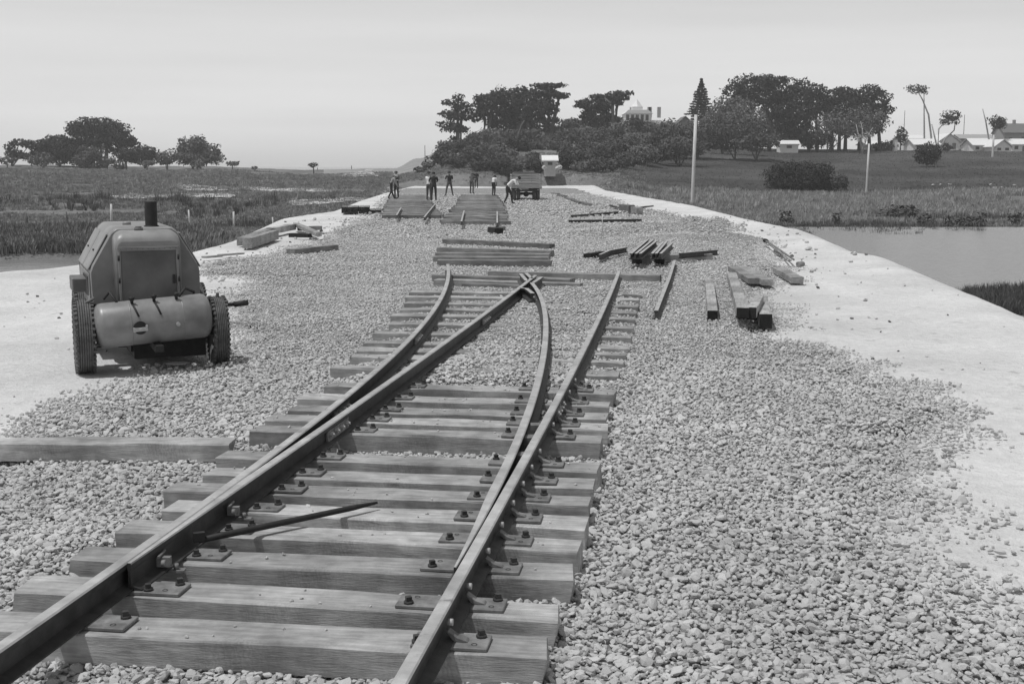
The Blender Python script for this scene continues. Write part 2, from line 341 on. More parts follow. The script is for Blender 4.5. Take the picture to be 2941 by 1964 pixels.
def emb_z(x, y):
    d = sdist(x, y, EMB)
    z = -1.6 * sstep(0.15, -3.2, d) + .10 * (fbm(x * .5, y * .5, 3) - .5) * sstep(-1, 1.5, d)
    z = z + .07 * np.exp(-((d - .35) / .5) ** 2) * sstep(12, 25, y) * (x > 4) * (.4 + fbm(x * 1.1, y * 1.1, 5))   # rim of the road
    z = z - .10 * sstep(-5, -9, x) * sstep(30, 16, y)
    for rx_ in (5.9, 7.5): z = z - .035 * np.exp(-((x - rx_ - .25 * np.sin(y * .12)) / .16) ** 2) * sstep(.3, 1, d) * (.4 + fbm(x * 2, y * .4, 17))
    for rx_ in (-9.2, -7.7): z = z - .04 * np.exp(-((x - rx_ - .12 * (y - 14) * .5) / .16) ** 2) * sstep(30, 24, y) * (.4 + fbm(x * 2, y * .4, 19))
    z = z + .05 * np.clip(fbm(x * 2.2, y * 2.2, 23, 3) - .55, 0, 1)
    return z - .06
def ball_z(x, y):                                            # surface of the ballast
    x = np.asarray(x, float); y = np.asarray(y, float); s = x * TT.x + y * TT.y; l = x * TN.x + y * TN.y
    z = .05 * (fbm(x * .9, y * .9, 21) - .5) + .02 * (fbm(x * 4, y * 4, 22) - .5)
    lL = np.interp(s, [3, 11, 12.4, 18.8, 24], [-3.05, -3.1, -3.35, -4.0, -4.4]); lR = np.interp(s, [3, 11, 18, 24], [-.55, -.55, -.75, -.55]) + .02
    inside = sstep(-.35, .1, l - lL) * sstep(-.35, .1, lR - l)
    bur = sstep(11.25, 11.9, s) * sstep(21.9, 21.1, s) * inside
    mid = sstep(-2.75, -2.3, l) * sstep(-.85, -1.1, l)
    z = z * (1 - .6 * bur) + bur * (.082 + mid * (.030 * sstep(.35, .6, fbm(x * 1.7, y * 1.7, 31)) + .040))
    hl = np.exp(-((x + 2.55) / .35) ** 2 - ((y - 6.6) / .75) ** 2) * .09
    z = z + hl
    # mound of spare ballast at the right
    md = lambda px, py, r, h: h * np.exp(-((x - at(px, py)[0]) ** 2 + ((y - at(px, py)[1]) * .8) ** 2) / r ** 2)
    ms = [md(1990, 668, 1.0, .46), md(2062, 668, .85, .46), md(1900, 664, 1.5, .30), md(1810, 668, 1.4, .20), md(2120, 695, .9, .26), md(1960, 690, 1.3, .2)]; big = np.maximum.reduce(ms) + .12 * (sum(ms) - np.maximum.reduce(ms))
    z = z + big * (.85 + .3 * fbm(x * 1.5, y * 1.5, 41))
    return z
def edge_mask(x, y):
    return sdist(x, y, BALL) + 1.5 * (fbm(x * .8, y * .8, 61) - .5) * np.clip(y / 14, .45, 1) + .7 * (fbm(x * 3, y * 3, 62) - .5)

# land profiles per viewing column: lists of (distance, height)
COLS = {
 -900: [(0, -1.1), (60, -1.0), (110, -.6), (170, .8), (230, 2.3), (300, 2.6), (420, 1.0), (700, -2)],
 0:    [(0, -1.1), (60, -1.0), (100, -.6), (150, .5), (200, 1.7), (240, 2.35), (300, 2.3), (420, .5), (700, -2)],
 600:  [(0, -1.1), (70, -1.0), (110, -.6), (160, .4), (220, 1.7), (260, 2.2), (320, 2.0), (420, .3), (700, -2)],
 900:  [(0, -1.1), (80, -1.0), (130, -.5), (200, .6), (260, 1.4), (320, 1.3), (420, -.2), (700, -2)],
 1130: [(0, -1.1), (90, -.9), (130, -.3), (180, .6), (240, 1.6), (300, 1.7), (420, 0), (700, -2)],
 1200: [(0, -1.1), (90, -.9), (120, 0), (160, .8), (200, 1.6), (300, 4.2), (400, 4), (700, -2)],
 1300: [(0, -1.1), (90, -.9), (115, 0), (150, 1.1), (200, 4.0), (260, 7.0), (400, 7), (700, -2)],
 1500: [(0, -1.1), (90, -.9), (115, 0), (150, 1.1), (200, 5.5), (260, 10), (400, 10), (700, -2)],
 1750: [(0, -1.1), (90, -1.0), (115, -.3), (150, .9), (200, 5.0), (260, 9.5), (400, 10), (700, -2)],
 1950: [(0, -1.2), (80, -1.1), (120, -.7), (160, 1.0), (200, 3.7), (250, 6.5), (400, 9), (700, -2)],
 2300: [(0, -1.2), (80, -1.15), (130, -.9), (170, 1.2), (210, 3.9), (240, 5.5), (300, 6.3), (400, 7), (700, -2)],
 2941: [(0, -1.2), (80, -1.15), (125, -.8), (170, 1.4), (210, 3.9), (240, 5.2), (300, 6.2), (400, 7), (700, -2)],
 3900: [(0, -1.2), (80, -1.15), (125, -.8), (170, 1.4), (210, 3.9), (240, 5.2), (300, 6.2), (400, 7), (700, -2)]}
CK = sorted(COLS)
def land_z(x, y):
    x = np.asarray(x, float); y = np.maximum(np.asarray(y, float), .5)
    px = np.clip(CX + x / y * F * 1.0095, -900, 3900); out = np.zeros(np.broadcast(x, y).shape)
    vals = np.stack([np.interp(y, [d for d, _ in COLS[k]], [z for _, z in COLS[k]]) for k in CK])
    i = np.clip(np.searchsorted(CK, px) - 1, 0, len(CK) - 2); ck = np.array(CK, float)
    t = (px - ck[i]) / (ck[i + 1] - ck[i]); t = np.clip(t, 0, 1); t = t * t * (3 - 2 * t)
    a = np.take_along_axis(vals, i[None], 0)[0]; b = np.take_along_axis(vals, (i + 1)[None], 0)[0]
    out = a * (1 - t) + b * t
    amp = np.clip((y - 30) / 120, .25, 1)
    out = out + .80 * sstep(66, 44, y) * sstep(27, 31, y) * sstep(-6, -9, x)
    return out + amp * (.7 * (fbm(x * .06, y * .06, 7) - .5) + .5 * (fbm(x * .25, y * .25, 9) - .5))
# basins of the two waters
LAGR = P2([(2360, 655), (2560, 672), (2760, 668), (2941, 662), (3400, 655), (4200, 655), (4600, 1300), (3000, 1300), (2941, 990), (2800, 900), (2650, 840), (2500, 780)], -.8)
LAGL = P2([(-900, 745), (0, 742), (150, 738), (265, 743), (330, 746), (330, 775), (200, 800), (0, 815), (-900, 950)], -.4)
def land_cut(x, y):
    z = land_z(x, y)
    dl = sdist(x, y, LAGR); z = z - .9 * sstep(-.8, 1.5, dl)
    d2 = sdist(x, y, LAGL); z = z - .6 * sstep(-.3, 1.2, d2)
    z = z - 1.2 * sstep(-2.5, 0, sdist(x, y, EMB))
    # raise the left bank near the pond up to the sand
    return z
# land sheet: fan grid, finer near
xs = np.concatenate([np.linspace(-2500, -60, 30), np.linspace(-58, 90, 420), np.linspace(95, 2500, 30)])
def land():
    ys = np.concatenate([np.linspace(-60, 8, 6), np.linspace(10, 130, 260), np.linspace(131, 420, 240), np.linspace(430, 3000, 20)])
    u = np.concatenate([np.linspace(-3, -.60, 10), np.linspace(-.58, .58, 430), np.linspace(.60, 3, 10)])
    Y, U = np.meshgrid(ys, u, indexing='ij'); Xg = U * np.maximum(Y, 40) * 1.0
    Z = land_cut(Xg, np.maximum(Y, 1)); Z = np.where(Y > 700, -2.0 - (Y - 700) * .01, Z); Z = np.where(Y < 9, -2.2, Z)
    left = (U < .12) | (Y < 10)
    pxg = CX + Xg / np.maximum(Y, .5) * F
    isright = pxg > 1450
    a = grid_mesh('marsh_grassland', Xg, Y, Z, M_MARSH, keep=None)
    # hill grass material on the right-hand slope
    a.data.materials.append(M_HILL); a.data.materials.append(M_DUNE)
    nq = len(a.data.polygons); c = np.zeros(nq * 3); a.data.polygons.foreach_get('center', c); c = c.reshape(-1, 3)
    pc = CX + c[:, 0] / np.maximum(c[:, 1], 1) * F
    hill = (pc > 1750 + 60 * fbm(c[:, 0] * .05, c[:, 1] * .05, 3)) & (c[:, 1] > 128 + 20 * (fbm(c[:, 0] * .1, c[:, 1] * .1, 4) - .5)) & (c[:, 1] < 600)
    a.data.polygons.foreach_set('material_index', np.where((pc < 1330 + 120 * fbm(c[:, 0] * .05, c[:, 1] * .05, 13)) & (pc > 930) & (c[:, 1] > 190) & (c[:, 1] < 600), 2, hill.astype(np.int32)).astype(np.int32))
    tag(a, kind='structure')
land()
# one-piece far sea and waters
def sheet(name, poly, z, m):
    me = bpy.data.meshes.new(name); me.from_pydata([(x, y, z) for x, y in poly], [], [tuple(range(len(poly)))]); me.materials.append(m)
    bm = bmesh.new(); bm.from_mesh(me); bmesh.ops.triangulate(bm, faces=bm.faces); bmesh.ops.recalc_face_normals(bm, faces=bm.faces)
    for f in bm.faces:
        if f.normal.z < 0: f.normal_flip()
    bm.to_mesh(me); bm.free()
    return link(name, me)
tag(sheet('sea', [(-6000, 430), (6000, 430), (6000, 8500), (-6000, 8500)], -1.0, M_SEA), kind='structure')
tag(sheet('lagoon_water', [(4, 14), (80, 14), (90, 64), (4, 64)], -.80 - .55, M_WATER), kind='structure')
bpy.data.objects['lagoon_water'].location.z = .45
tag(sheet('pond_water', [(-60, 8), (-8.5, 8), (-8.5, 33), (-11, 35), (-60, 37)], -.42, M_WATER), kind='structure')
# embankment sheet
def embank():
    ys = np.concatenate([np.linspace(-4, 60, 330), np.linspace(60.5, 160, 140)]); x = np.linspace(-30, 20, 260)
    Y, X = np.meshgrid(ys, x, indexing='ij'); Z = emb_z(X, Y)
    keep = sdist(X, Y, EMB) > -3.1
    # under the ballast the fill is a little lower
    sb = sdist(X, Y, BALL); Z = Z - .05 * sstep(.2, 1.0, sb)
    o = grid_mesh('limestone_ground', X, Y, Z, M_LIME, keep); tag(o, kind='structure')
embank()
def ballast_bed():
    ys = np.concatenate([np.linspace(3.2, 26, 460), np.linspace(26.1, 70, 300), np.linspace(70.4, 130, 120)]); x = np.linspace(-15, 15, 420)
    Y, X = np.meshgrid(ys, x, indexing='ij'); Z = ball_z(X, Y) - .006
    em = edge_mask(X, Y); Z = Z - .05 * sstep(.60, .25, em)
    keep = em > .30
    o = grid_mesh('ballast_bed', X, Y, Z, M_BALL, keep); tag(o, kind='structure')
ballast_bed()

# ------------------------------------------------------------------ scatter tool (instances for what nobody could count)
def protos(name, meshes):
    c = bpy.data.collections.new(name)
    for i, me in enumerate(meshes):
        o = bpy.data.objects.new(name + '_piece', me); c.objects.link(o)
    return c
def scatter(name, pts, rot, scl, coll, label, cat):
    me = bpy.data.meshes.new(name); me.vertices.add(len(pts)); me.vertices.foreach_set('co', np.asarray(pts, np.float32).ravel())
    a = me.attributes.new('rot', 'FLOAT_VECTOR', 'POINT'); a.data.foreach_set('vector', np.asarray(rot, np.float32).ravel())
    a = me.attributes.new('scl', 'FLOAT_VECTOR', 'POINT'); a.data.foreach_set('vector', np.asarray(scl, np.float32).ravel())
    o = link(name, me)
    ng = bpy.data.node_groups.new(name + '_nodes', 'GeometryNodeTree')
    ng.interface.new_socket('Geometry', in_out='INPUT', socket_type='NodeSocketGeometry'); ng.interface.new_socket('Geometry', in_out='OUTPUT', socket_type='NodeSocketGeometry')
    N = ng.nodes; Lk = ng.links; gi = N.new('NodeGroupInput'); go = N.new('NodeGroupOutput')
    ip = N.new('GeometryNodeInstanceOnPoints'); ci = N.new('GeometryNodeCollectionInfo'); ci.inputs['Collection'].default_value = coll
    ci.inputs['Separate Children'].default_value = True; ci.inputs['Reset Children'].default_value = True
    Lk.new(gi.outputs[0], ip.inputs['Points']); Lk.new(ci.outputs[0], ip.inputs['Instance']); ip.inputs['Pick Instance'].default_value = True
    rv = N.new('FunctionNodeRandomValue'); rv.data_type = 'INT'; rv.inputs[4].default_value = 0; rv.inputs[5].default_value = max(0, len(coll.objects) - 1)
    Lk.new(rv.outputs[2], ip.inputs['Instance Index'])
    na = N.new('GeometryNodeInputNamedAttribute'); na.data_type = 'FLOAT_VECTOR'; na.inputs[0].default_value = 'rot'
    er = N.new('FunctionNodeEulerToRotation'); Lk.new(na.outputs[0], er.inputs[0]); Lk.new(er.outputs[0], ip.inputs['Rotation'])
    nb = N.new('GeometryNodeInputNamedAttribute'); nb.data_type = 'FLOAT_VECTOR'; nb.inputs[0].default_value = 'scl'; Lk.new(nb.outputs[0], ip.inputs['Scale'])
    Lk.new(ip.outputs[0], go.inputs[0])
    md = o.modifiers.new('scatter', 'NODES'); md.node_group = ng
    tag(o, label, cat, kind='stuff'); return o
def stone_mesh(seed, sub=1, m=M_STONE):
    bm = bmesh.new(); bmesh.ops.create_icosphere(bm, subdivisions=sub, radius=1); r = random.Random(seed)
    a, b, c = r.uniform(.8, 1.25), r.uniform(.65, 1.0), r.uniform(.5, .75); cuts = [(Vector((r.gauss(0, 1), r.gauss(0, 1), r.gauss(0, 1))).normalized(), r.uniform(.42, .75)) for _ in range(8)]
    for v in bm.verts:
        p = v.co.copy()
        for n, d in cuts:
            k = p.dot(n)
            if k > d: p -= n * (k - d)
        p *= 1 + .18 * mnoise.noise(p * 1.6 + Vector((seed * 3.1, 0, 0)))
        v.co = Vector((p.x * a, p.y * b, p.z * c))
    me = bpy.data.meshes.new('stone'); bm.to_mesh(me); bm.free(); me.materials.append(m); return me
stoneC = protos('ballast_stone', [stone_mesh(i, 2) for i in range(4)] + [stone_mesh(i + 10, 1) for i in range(4)])
stoneL = protos('ballast_stone_far', [stone_mesh(i + 30, 1) for i in range(4)])
def jgrid(x0, x1, y0, y1, d):
    x = np.arange(x0, x1, d); y = np.arange(y0, y1, d); Y, X = np.meshgrid(y, x, indexing='ij')
    X = X + rng.uniform(-.5, .5, X.shape) * d; Y = Y + rng.uniform(-.5, .5, X.shape) * d
    return X.ravel(), Y.ravel()
def vis(x, y, m=.03): return np.abs(x) < (.43 + m) * y + .5
def lay(bands, name, label, coll, seed):
    P = []; S = []
    for y0, y1, d, r in bands:
        x, y = jgrid(-16, 14, y0, y1, d); k = vis(x, y); x, y = x[k], y[k]
        em = edge_mask(x, y); pr = sstep(-.55, .45, em) ** 1.2 ; k = rng.random(len(x)) < pr; x, y, em = x[k], y[k], em[k]
        rr = r * np.exp(rng.normal(0, .36, len(x))); rr = np.minimum(rr, r * 2.1)
        base = np.where(em > .5, ball_z(x, y), np.maximum(ball_z(x, y) - .05 * sstep(.60, .25, em), emb_z(x, y)))
        z = base + rng.uniform(-.25, .7, len(x)) * rr
        P.append(np.stack([x, y, z], -1)); S.append(rr)
    P = np.concatenate(P); S = np.concatenate(S); n = len(P)
    rot = np.stack([rng.normal(0, .35, n), rng.normal(0, .35, n), rng.uniform(0, 6.28, n)], -1)
    return scatter(name, P, rot, np.stack([S] * 3, -1), coll, label, 'ballast')
lay([(3.4, 9, .030, .0195), (9, 14, .033, .0195)], 'ballast_gravel', 'pale crushed stone ballast spread round the sleepers in the foreground', stoneC, 1)
lay([(14, 24, .035, .018), (24, 38, .050, .0225), (38, 55, .085, .034), (55, 100, .17, .055)], 'ballast_gravel', 'pale stone ballast running back between the white roads to the workers', stoneL, 2)
def on_sleepers():
    P = []; S = []
    for k, (s_, l0, l1) in enumerate(SLP):
        for _ in range(26 if k > 8 else 9):
            l = rng.uniform(l0, l1); x, y = xy(s_ + rng.uniform(.02, .23), l); P.append((x, y, .145)); S.append(rng.uniform(.006, .017))
    n = len(P); S = np.array(S)
    scatter('stone_chips', np.array(P), np.stack([rng.normal(0, .3, n), rng.normal(0, .3, n), rng.uniform(0, 6.28, n)], -1), np.stack([S] * 3, -1), stoneC, 'small stone chips scattered on top of the sleepers', 'stones')
# stray stones on the limestone
def strays():
    x = rng.uniform(-16, 14, 26000); y = 5 + 50 * rng.random(26000) ** 1.4; k = vis(x, y) & (edge_mask(x, y) < -.1) & (sdist(x, y, EMB) > .2)
    x, y = x[k], y[k]; em = edge_mask(x, y); k = rng.random(len(x)) < np.exp(em * 1.3) * .30 + .018; x, y = x[k], y[k]; n = len(x)
    r = .018 * np.exp(rng.normal(0, .4, n)) * np.clip(y / 12, 1, 3)
    P = np.stack([x, y, emb_z(x, y) + r * .3], -1)
    scatter('stray_stones', P, np.stack([rng.normal(0, .3, n), rng.normal(0, .3, n), rng.uniform(0, 6.28, n)], -1), np.stack([r] * 3, -1),
            protos('stray_stone', [stone_mesh(i + 50, 1) for i in range(4)] + [stone_mesh(60, 1, M_STONED)]), 'scattered loose stones lying on the white limestone beside the ballast', 'stones')
strays()

# ------------------------------------------------------------------ sleepers
SW = .25; ST = .14
def timber_mesh(L, w, h, seed, mats, dark_end=False, nseg=None, rag=1.0):
    r = random.Random(seed); n = nseg or max(3, int(L / .2)); c = .007; mb = MB()
    prof = [(-w / 2 + c, -h), (w / 2 - c, -h), (w / 2, -h + c), (w / 2, -c), (w / 2 - c, 0), (-w / 2 + c, 0), (-w / 2, -c), (-w / 2, -h + c)]
    ph = r.uniform(0, 99); vs = []; tw = r.uniform(-.008, .008) * rag; bow = r.uniform(-.006, .006) * rag
    for k in range(n + 1):
        t = k / n; x = -L / 2 + L * t
        for j, (y, z) in enumerate(prof):
            ny = mnoise.noise(Vector((x * 2.2, j * .9 + ph, 1))) * .011 * rag; nzv = mnoise.noise(Vector((x * 2.0, j * .9 + ph, 7))) * .009 * rag
            xo = 0
            if k in (0, n): xo = mnoise.noise(Vector((y * 9, z * 9, ph))) * .034 * rag
            vs.append((x + xo, y + ny + bow * math.sin(PI * t) * 3, z + nzv + tw * (t - .5) * (1 if y > 0 else -1)))
    fs = []
    for k in range(n):
        for j in range(8): fs.append((k * 8 + j, k * 8 + (j + 1) % 8, (k + 1) * 8 + (j + 1) % 8, (k + 1) * 8 + j))
    mb.add(vs, fs, 0); mb.add(vs[:8], [tuple(range(8))], 1 if dark_end else 0); mb.add(vs[-8:], [tuple(range(8))], 1 if dark_end else 0)
    return mb.mesh('sleeper', mats)
def timber(name, a, b, label, cat='sleeper', group=None, w=SW, h=ST, top=None, seed=0, m=M_SLEEP, dark_end=False, align='front', tilt=True, rag=1.0):
    """a, b: world ends of the top front edge (Vectors, z = top)."""
    a = Vector(a); b = Vector(b); d = b - a; L = d.length; ang = math.atan2(d.y, d.x)
    nrm = Vector((-math.sin(ang), math.cos(ang), 0)); c = (a + b) / 2 + (nrm * w / 2 if align == 'front' else Vector((0, 0, 0)))
    o = link(name, timber_mesh(L, w, h, seed, [m, M_TAR], dark_end, rag=rag), None, c, ang)
    if tilt: o.rotation_euler = (0, -math.asin(max(-1, min(1, d.z / L))), ang)
    return tag(o, label, cat, group)

RAW = [(27, 1710, 1597, 1772), (179, 1598, 1635, 1672), (336, 1519, 1658, 1595), (443, 1466, 1680, 1517), (495, 1405, 1689, 1461), (573, 1356, 1699, 1410), (646, 1312, 1719, 1358),
       (721, 1232, 1721, 1276), (781, 1197, 1739, 1244), (847, 1166, 1731, 1216), (866, 1136, 1744, 1177), (930, 1104, 1762, 1138)]
SL = []
S1a = at(1555, 1896, ST); s1, l1 = sl(S1a.x, S1a.y); SL.append([s1, l1 - 2.7, l1])
for xL, yL, xR, yR in RAW:
    a = at(xL, yL, ST); b = at(xR, yR, ST); sa, la = sl(a.x, a.y); sb, lb = sl(b.x, b.y); SL.append([(sa + sb) / 2, la, lb])
BUR = [(948, 1058), (1002, 1026), (1028, 1005), (1050, 986), (1078, 957), (1109, 930), (1118, 906), (1142, 888), (1163, 871), (1175, 852), (1179, 838)]
for xL, yL in BUR:
    a = at(xL, yL, ST); sa, la = sl(a.x, a.y); xr = np.interp(yL + 30, [857, 938, 1015, 1100], [1836, 1816, 1798, 1768]); b = at(xr, yL + 34, ST); _, lb = sl(b.x, b.y); SL.append([sa, la, lb])
for k in range(1, len(SL)):                                   # even out picks that would overlap
    if SL[k][0] - SL[k - 1][0] < .30: SL[k][0] = SL[k - 1][0] + .30
ORD = ['', 'second', 'third', 'fourth', 'fifth', 'sixth', 'seventh', 'eighth', 'ninth', 'tenth', 'eleventh', 'twelfth', 'thirteenth', 'fourteenth', 'fifteenth', 'sixteenth', 'seventeenth', 'eighteenth', 'nineteenth', 'twentieth', 'twenty-first', 'twenty-second', 'twenty-third', 'twenty-fourth', 'twenty-fifth', 'twenty-sixth']
rails = {}
zh = .297
def world_poly(pts, z=zh): return np.array([tuple(at(x, y, z)[:2]) for x, y in pts])
def fit(pts, deg): P = world_poly(pts); return np.polyfit(P[:, 1], P[:, 0], deg)
cR = fit([(1167.8, 1964), (1293.5, 1736.7), (1339.4, 1650.9), (1422, 1500), (1478.6, 1401), (1560, 1238), (1614, 1140), (1678, 1018), (1739, 885), (1782, 781)], 2)
cL = fit([(0, 1867), (177, 1745), (365, 1624), (536, 1492), (600, 1440), (712, 1358), (842, 1263), (916, 1207), (998, 1148), (1119, 1033), (1193, 962), (1242, 903), (1277, 847), (1293, 773)], 4)
cS = fit([(365, 1624), (600, 1463.5), (702, 1391), (855, 1281), (982, 1197), (1065, 1140), (1165, 1074), (1283, 982), (1400, 901), (1487, 828), (1550, 787)], 2)
cC = fit([(1304, 1633), (1387, 1500), (1415, 1449), (1458, 1355), (1494, 1273), (1519, 1210), (1550, 1120), (1563, 1046), (1577, 962), (1570, 885), (1553, 839), (1528, 806)], 4)
RHD = .065
xR_ = lambda y: np.polyval(cR, y); xL_ = lambda y: np.polyval(cL, y); xS_ = lambda y: np.polyval(cS, y); xC_ = lambda y: np.polyval(cC, y)
GRP = 'new sleepers set out under the points'
sleepers = []
for k, (s, l0, l1) in enumerate(SL):
    e = (random.Random(k).uniform(-.028, .028)); l0 += random.Random(k + 50).uniform(-.05, .05)
    a = xy(s - e, l0); b = xy(s + e, l1); bur = k > 12
    if k == 0: lab = 'nearest pale sawn sleeper under the points, cut off by the bottom edge'
    elif not bur: lab = 'bare sawn sleeper under the points, %s one back from the camera' % ORD[k]
    else: lab = 'sleeper under the points sunk in ballast to its top, %s one back from the camera' % ORD[k]
    o = timber('sleeper', (*a, ST), (*b, ST), lab, 'sleeper', GRP, seed=100 + k, m=M_SLEEP, rag=1.0 if not bur else 1.3, h=ST if k not in (8, ) else ST + .02)
    sleepers.append(o)

SLP = SL
on_sleepers()
# base plates with their spikes, on each bare sleeper
def base_plate(sl_o, cx, cy, wl, wr, ang, brace=True, spikes=((.8, .3), (-.8, -.3))):
    """plate centred under a rail at world (cx,cy); reaches wl to the left and wr to the right along the sleeper"""
    t = .017; pl = MB(); pl.box(((wr - wl) / 2, 0, t / 2), (wl + wr, .16, t))
    p = link('base_plate', pl.mesh('base_plate', M_PLATE)); bevel(p, .003)
    inv = sl_o.matrix_local.inverted() if False else Matrix.LocRotScale(sl_o.location, sl_o.rotation_euler, None).inverted()
    M = inv @ Matrix.Translation((cx, cy, ST + .002)) @ Matrix.Rotation(ang, 4, 'Z')
    p.parent = sl_o; p.matrix_local = M
    for ax, ay in spikes:
        x = (wr * ax if ax > 0 else -wl * -ax); sp = MB()
        sp.cyl((x, ay * .16, t), (x, ay * .16, t + .012), .024, 8).box((x, ay * .16, t + .022), (.027, .027, .024), rz=.5)
        so = sp.build('spike', M_SPIKE, p)
    for sx, hx in (((-1, wl), (1, wr))):                     # empty bolt hole with its rim
        if hx > .17:
            hl = MB(); hl.lathe([(t - .004, .004), (t + .0015, .012), (t + .0025, .013), (t + .0015, .014)], (sx * hx * .72, -.04 * sx, 0), 'Z', 10); hl.build('bolt_hole', M_IRON, p)
    if brace:
        bz = MB(); bz.prism([(.058, t), (.125, t), (.115, t + .010), (.075, t + .022), (.035, t + .050), (.028, t + .045)], -.024, .024); bo = bz.build('rail_brace', M_PLATE, p); bevel(bo, .003)
        bb = MB(); bb.cyl((.03, 0, .098), (.055, 0, .098), .016, 8); bb.build('bolt', M_BOLT, p)
    return p
ang_s = -TH
for k in range(13):
    s, l0, l1 = SL[k]; o = sleepers[k]
    # solve rail crossing of the sleeper's centre line
    sc_ = s + SW / 2
    def cross(fn, l=-1.5):
        for _ in range(12):
            x, y = xy(sc_, l); l += (fn(y) - x) / TN.x
        return xy(sc_, l)
    cr = cross(lambda y: xR_(y) - RHD / 2); cs = cross(lambda y: (xL_(y) if y < 5.8 else xS_(y)) - RHD / 2)
    wl = .30 if k > 0 else .12
    if k > 9: wl = .16
    if k > 5: wl = .14
    base_plate(o, cr[0], cr[1], wl if k < 6 else .10, .215, ang_s, True)
    base_plate(o, cs[0], cs[1], .13, [.24, .30, .27, .25, .25, .25, .24, .24, .24, .24, .24, .22, .20][k], ang_s, False, ((.85, .3), (.45, -.32)) if k > 0 else ((.8, .3),))
    if 6 <= k:
        cc = cross(lambda y: xC_(y) - RHD / 2); base_plate(o, cc[0], cc[1], .19, .09, ang_s, False, ((-.8, .3),))

# ------------------------------------------------------------------ rails
RB = .157; RT = zh                                           # foot underside and head top
def rail_mesh(ys, left, right, footL=.062, footR=.062, m=None, closed=True, zb=RB, zt=RT):
    """ys stations; left/right: functions giving the x of the head edges"""
    mb = MB(); secs = []
    for y in ys:
        a, b = left(y), right(y); c = (a + b) / 2; w = b - a; dy = .01
        dx = ((left(y + dy) + right(y + dy)) - (left(y - dy) + right(y - dy))) / 2 / (2 * dy); n = Vector((1, -dx)).normalized()
        hw = w / 2 * n.x; fl = footL(y) if callable(footL) else footL; fr = footR(y) if callable(footR) else footR
        ww = min(.008, hw * .6)
        pf = [(-fl, zb), (fr, zb), (fr, zb + .009), (ww, zb + .026), (ww, zt - .040), (hw * .97, zt - .032), (hw, zt - .008), (hw * .8, zt), (-hw * .8, zt), (-hw, zt - .008), (-hw * .97, zt - .032), (-ww, zt - .040), (-ww, zb + .026), (-fl, zb + .009)]
        secs.append([(c + u * n.x, y + u * n.y, z) for u, z in pf])
    N = 14; vs = [v for s_ in secs for v in s_]
    for k in range(len(secs) - 1):
        for j in range(N):
            f = (k * N + j, k * N + (j + 1) % N, (k + 1) * N + (j + 1) % N, (k + 1) * N + j)
            mb.f.append(f); mb.m.append(1 if j in (6, 7, 8) else 0); mb.sm.append(False)
    mb.v = vs; mb.f.append(tuple(range(N))); mb.m.append(0); mb.sm.append(False)
    o_ = (len(secs) - 1) * N; mb.f.append(tuple(o_ + i for i in range(N))); mb.m.append(0); mb.sm.append(False)
    return mb
def rail(name, mb, label, origin):
    o = mb.build(name, [M_RAIL, M_RAILTOP])
    return tag(o, label, 'rail')
def drop(y): return 0
YE_R = 22.6
r1 = rail('stock_rail', rail_mesh(np.linspace(2.6, YE_R, 70), lambda y: xR_(y) - RHD, xR_), 'straight right-hand running rail of the points, from the bottom edge to the far timbers', None)
r2 = rail('stock_rail', rail_mesh(np.linspace(2.6, 24.2, 80), lambda y: xL_(y) - RHD, xL_), 'left-most running rail that bends away to the left of the points', None)
sL = lambda y: max(xS_(y) - RHD, xL_(y) + .003); sR = lambda y: max(xS_(y), xL_(y) + .014)
clr = lambda y: (sL(y) + sR(y)) / 2 - xL_(y)
r3 = rail('switch_rail', rail_mesh(np.linspace(5.72, 21.7, 70), sL, sR, footL=lambda y: max(.012, min(.062, clr(y) - .032))), 'long straight blade rail leaving the left-most rail and crossing over to the frog', None)
q = lambda y: xR_(y) - RHD
kR = lambda y: min(xC_(y), q(y) - .003); kL = lambda y: kR(y) - (.012 + (RHD - .012) * min(1, max(0, (y - 5.66) / 1.3)))
cl2 = lambda y: q(y) - (kL(y) + kR(y)) / 2
r4 = rail('switch_rail', rail_mesh(np.linspace(5.66, 20.3, 64), kL, kR, footR=lambda y: max(.012, min(.062, cl2(y) - .032))), 'curved closure rail between the two straight rails, bowing to the right', None)
# joint bars and other fittings on the rails
def fishplate(parent, y, fx, side=1, L=.55, light=True):
    x = fx(y); dx = (fx(y + .1) - fx(y - .1)) / .2; ang = -math.atan(dx)
    e = MB(); off = side * (-.0 + .0) ; c = x - RHD / 2
    M0 = Matrix.Translation((c, y, 0)) @ Matrix.Rotation(ang, 4, 'Z')
    pf = [(.012, RB + .024), (.034, RB + .022), (.026, RB + .05), (.026, RT - .060), (.030, RT - .038), (.012, RT - .042)]
    pf = [(u * side, z) for u, z in pf]; e.prism(pf, -L / 2, L / 2); e.v = [tuple(M0 @ Vector(v)) for v in e.v]
    o = e.build('fishplate', M_PLATE, parent)
    for j in range(4):
        b = MB(); yy = -L / 2 + L * (j + .5) / 4; b.cyl((side * .026, yy, RB + .066), (side * .048, yy, RB + .066), .020, 6, smooth=False).cyl((side * .048, yy, RB + .066), (side * .062, yy, RB + .066), .010, 8)
        b.v = [tuple(M0 @ Vector(v)) for v in b.v]; b.build('bolt', M_BOLT, o)
fishplate(r3, 9.15, xS_); fishplate(r3, 15.9, xS_); fishplate(r2, 14.15, xL_); fishplate(r2, 9.85, xL_); fishplate(r1, 9.9, xR_)
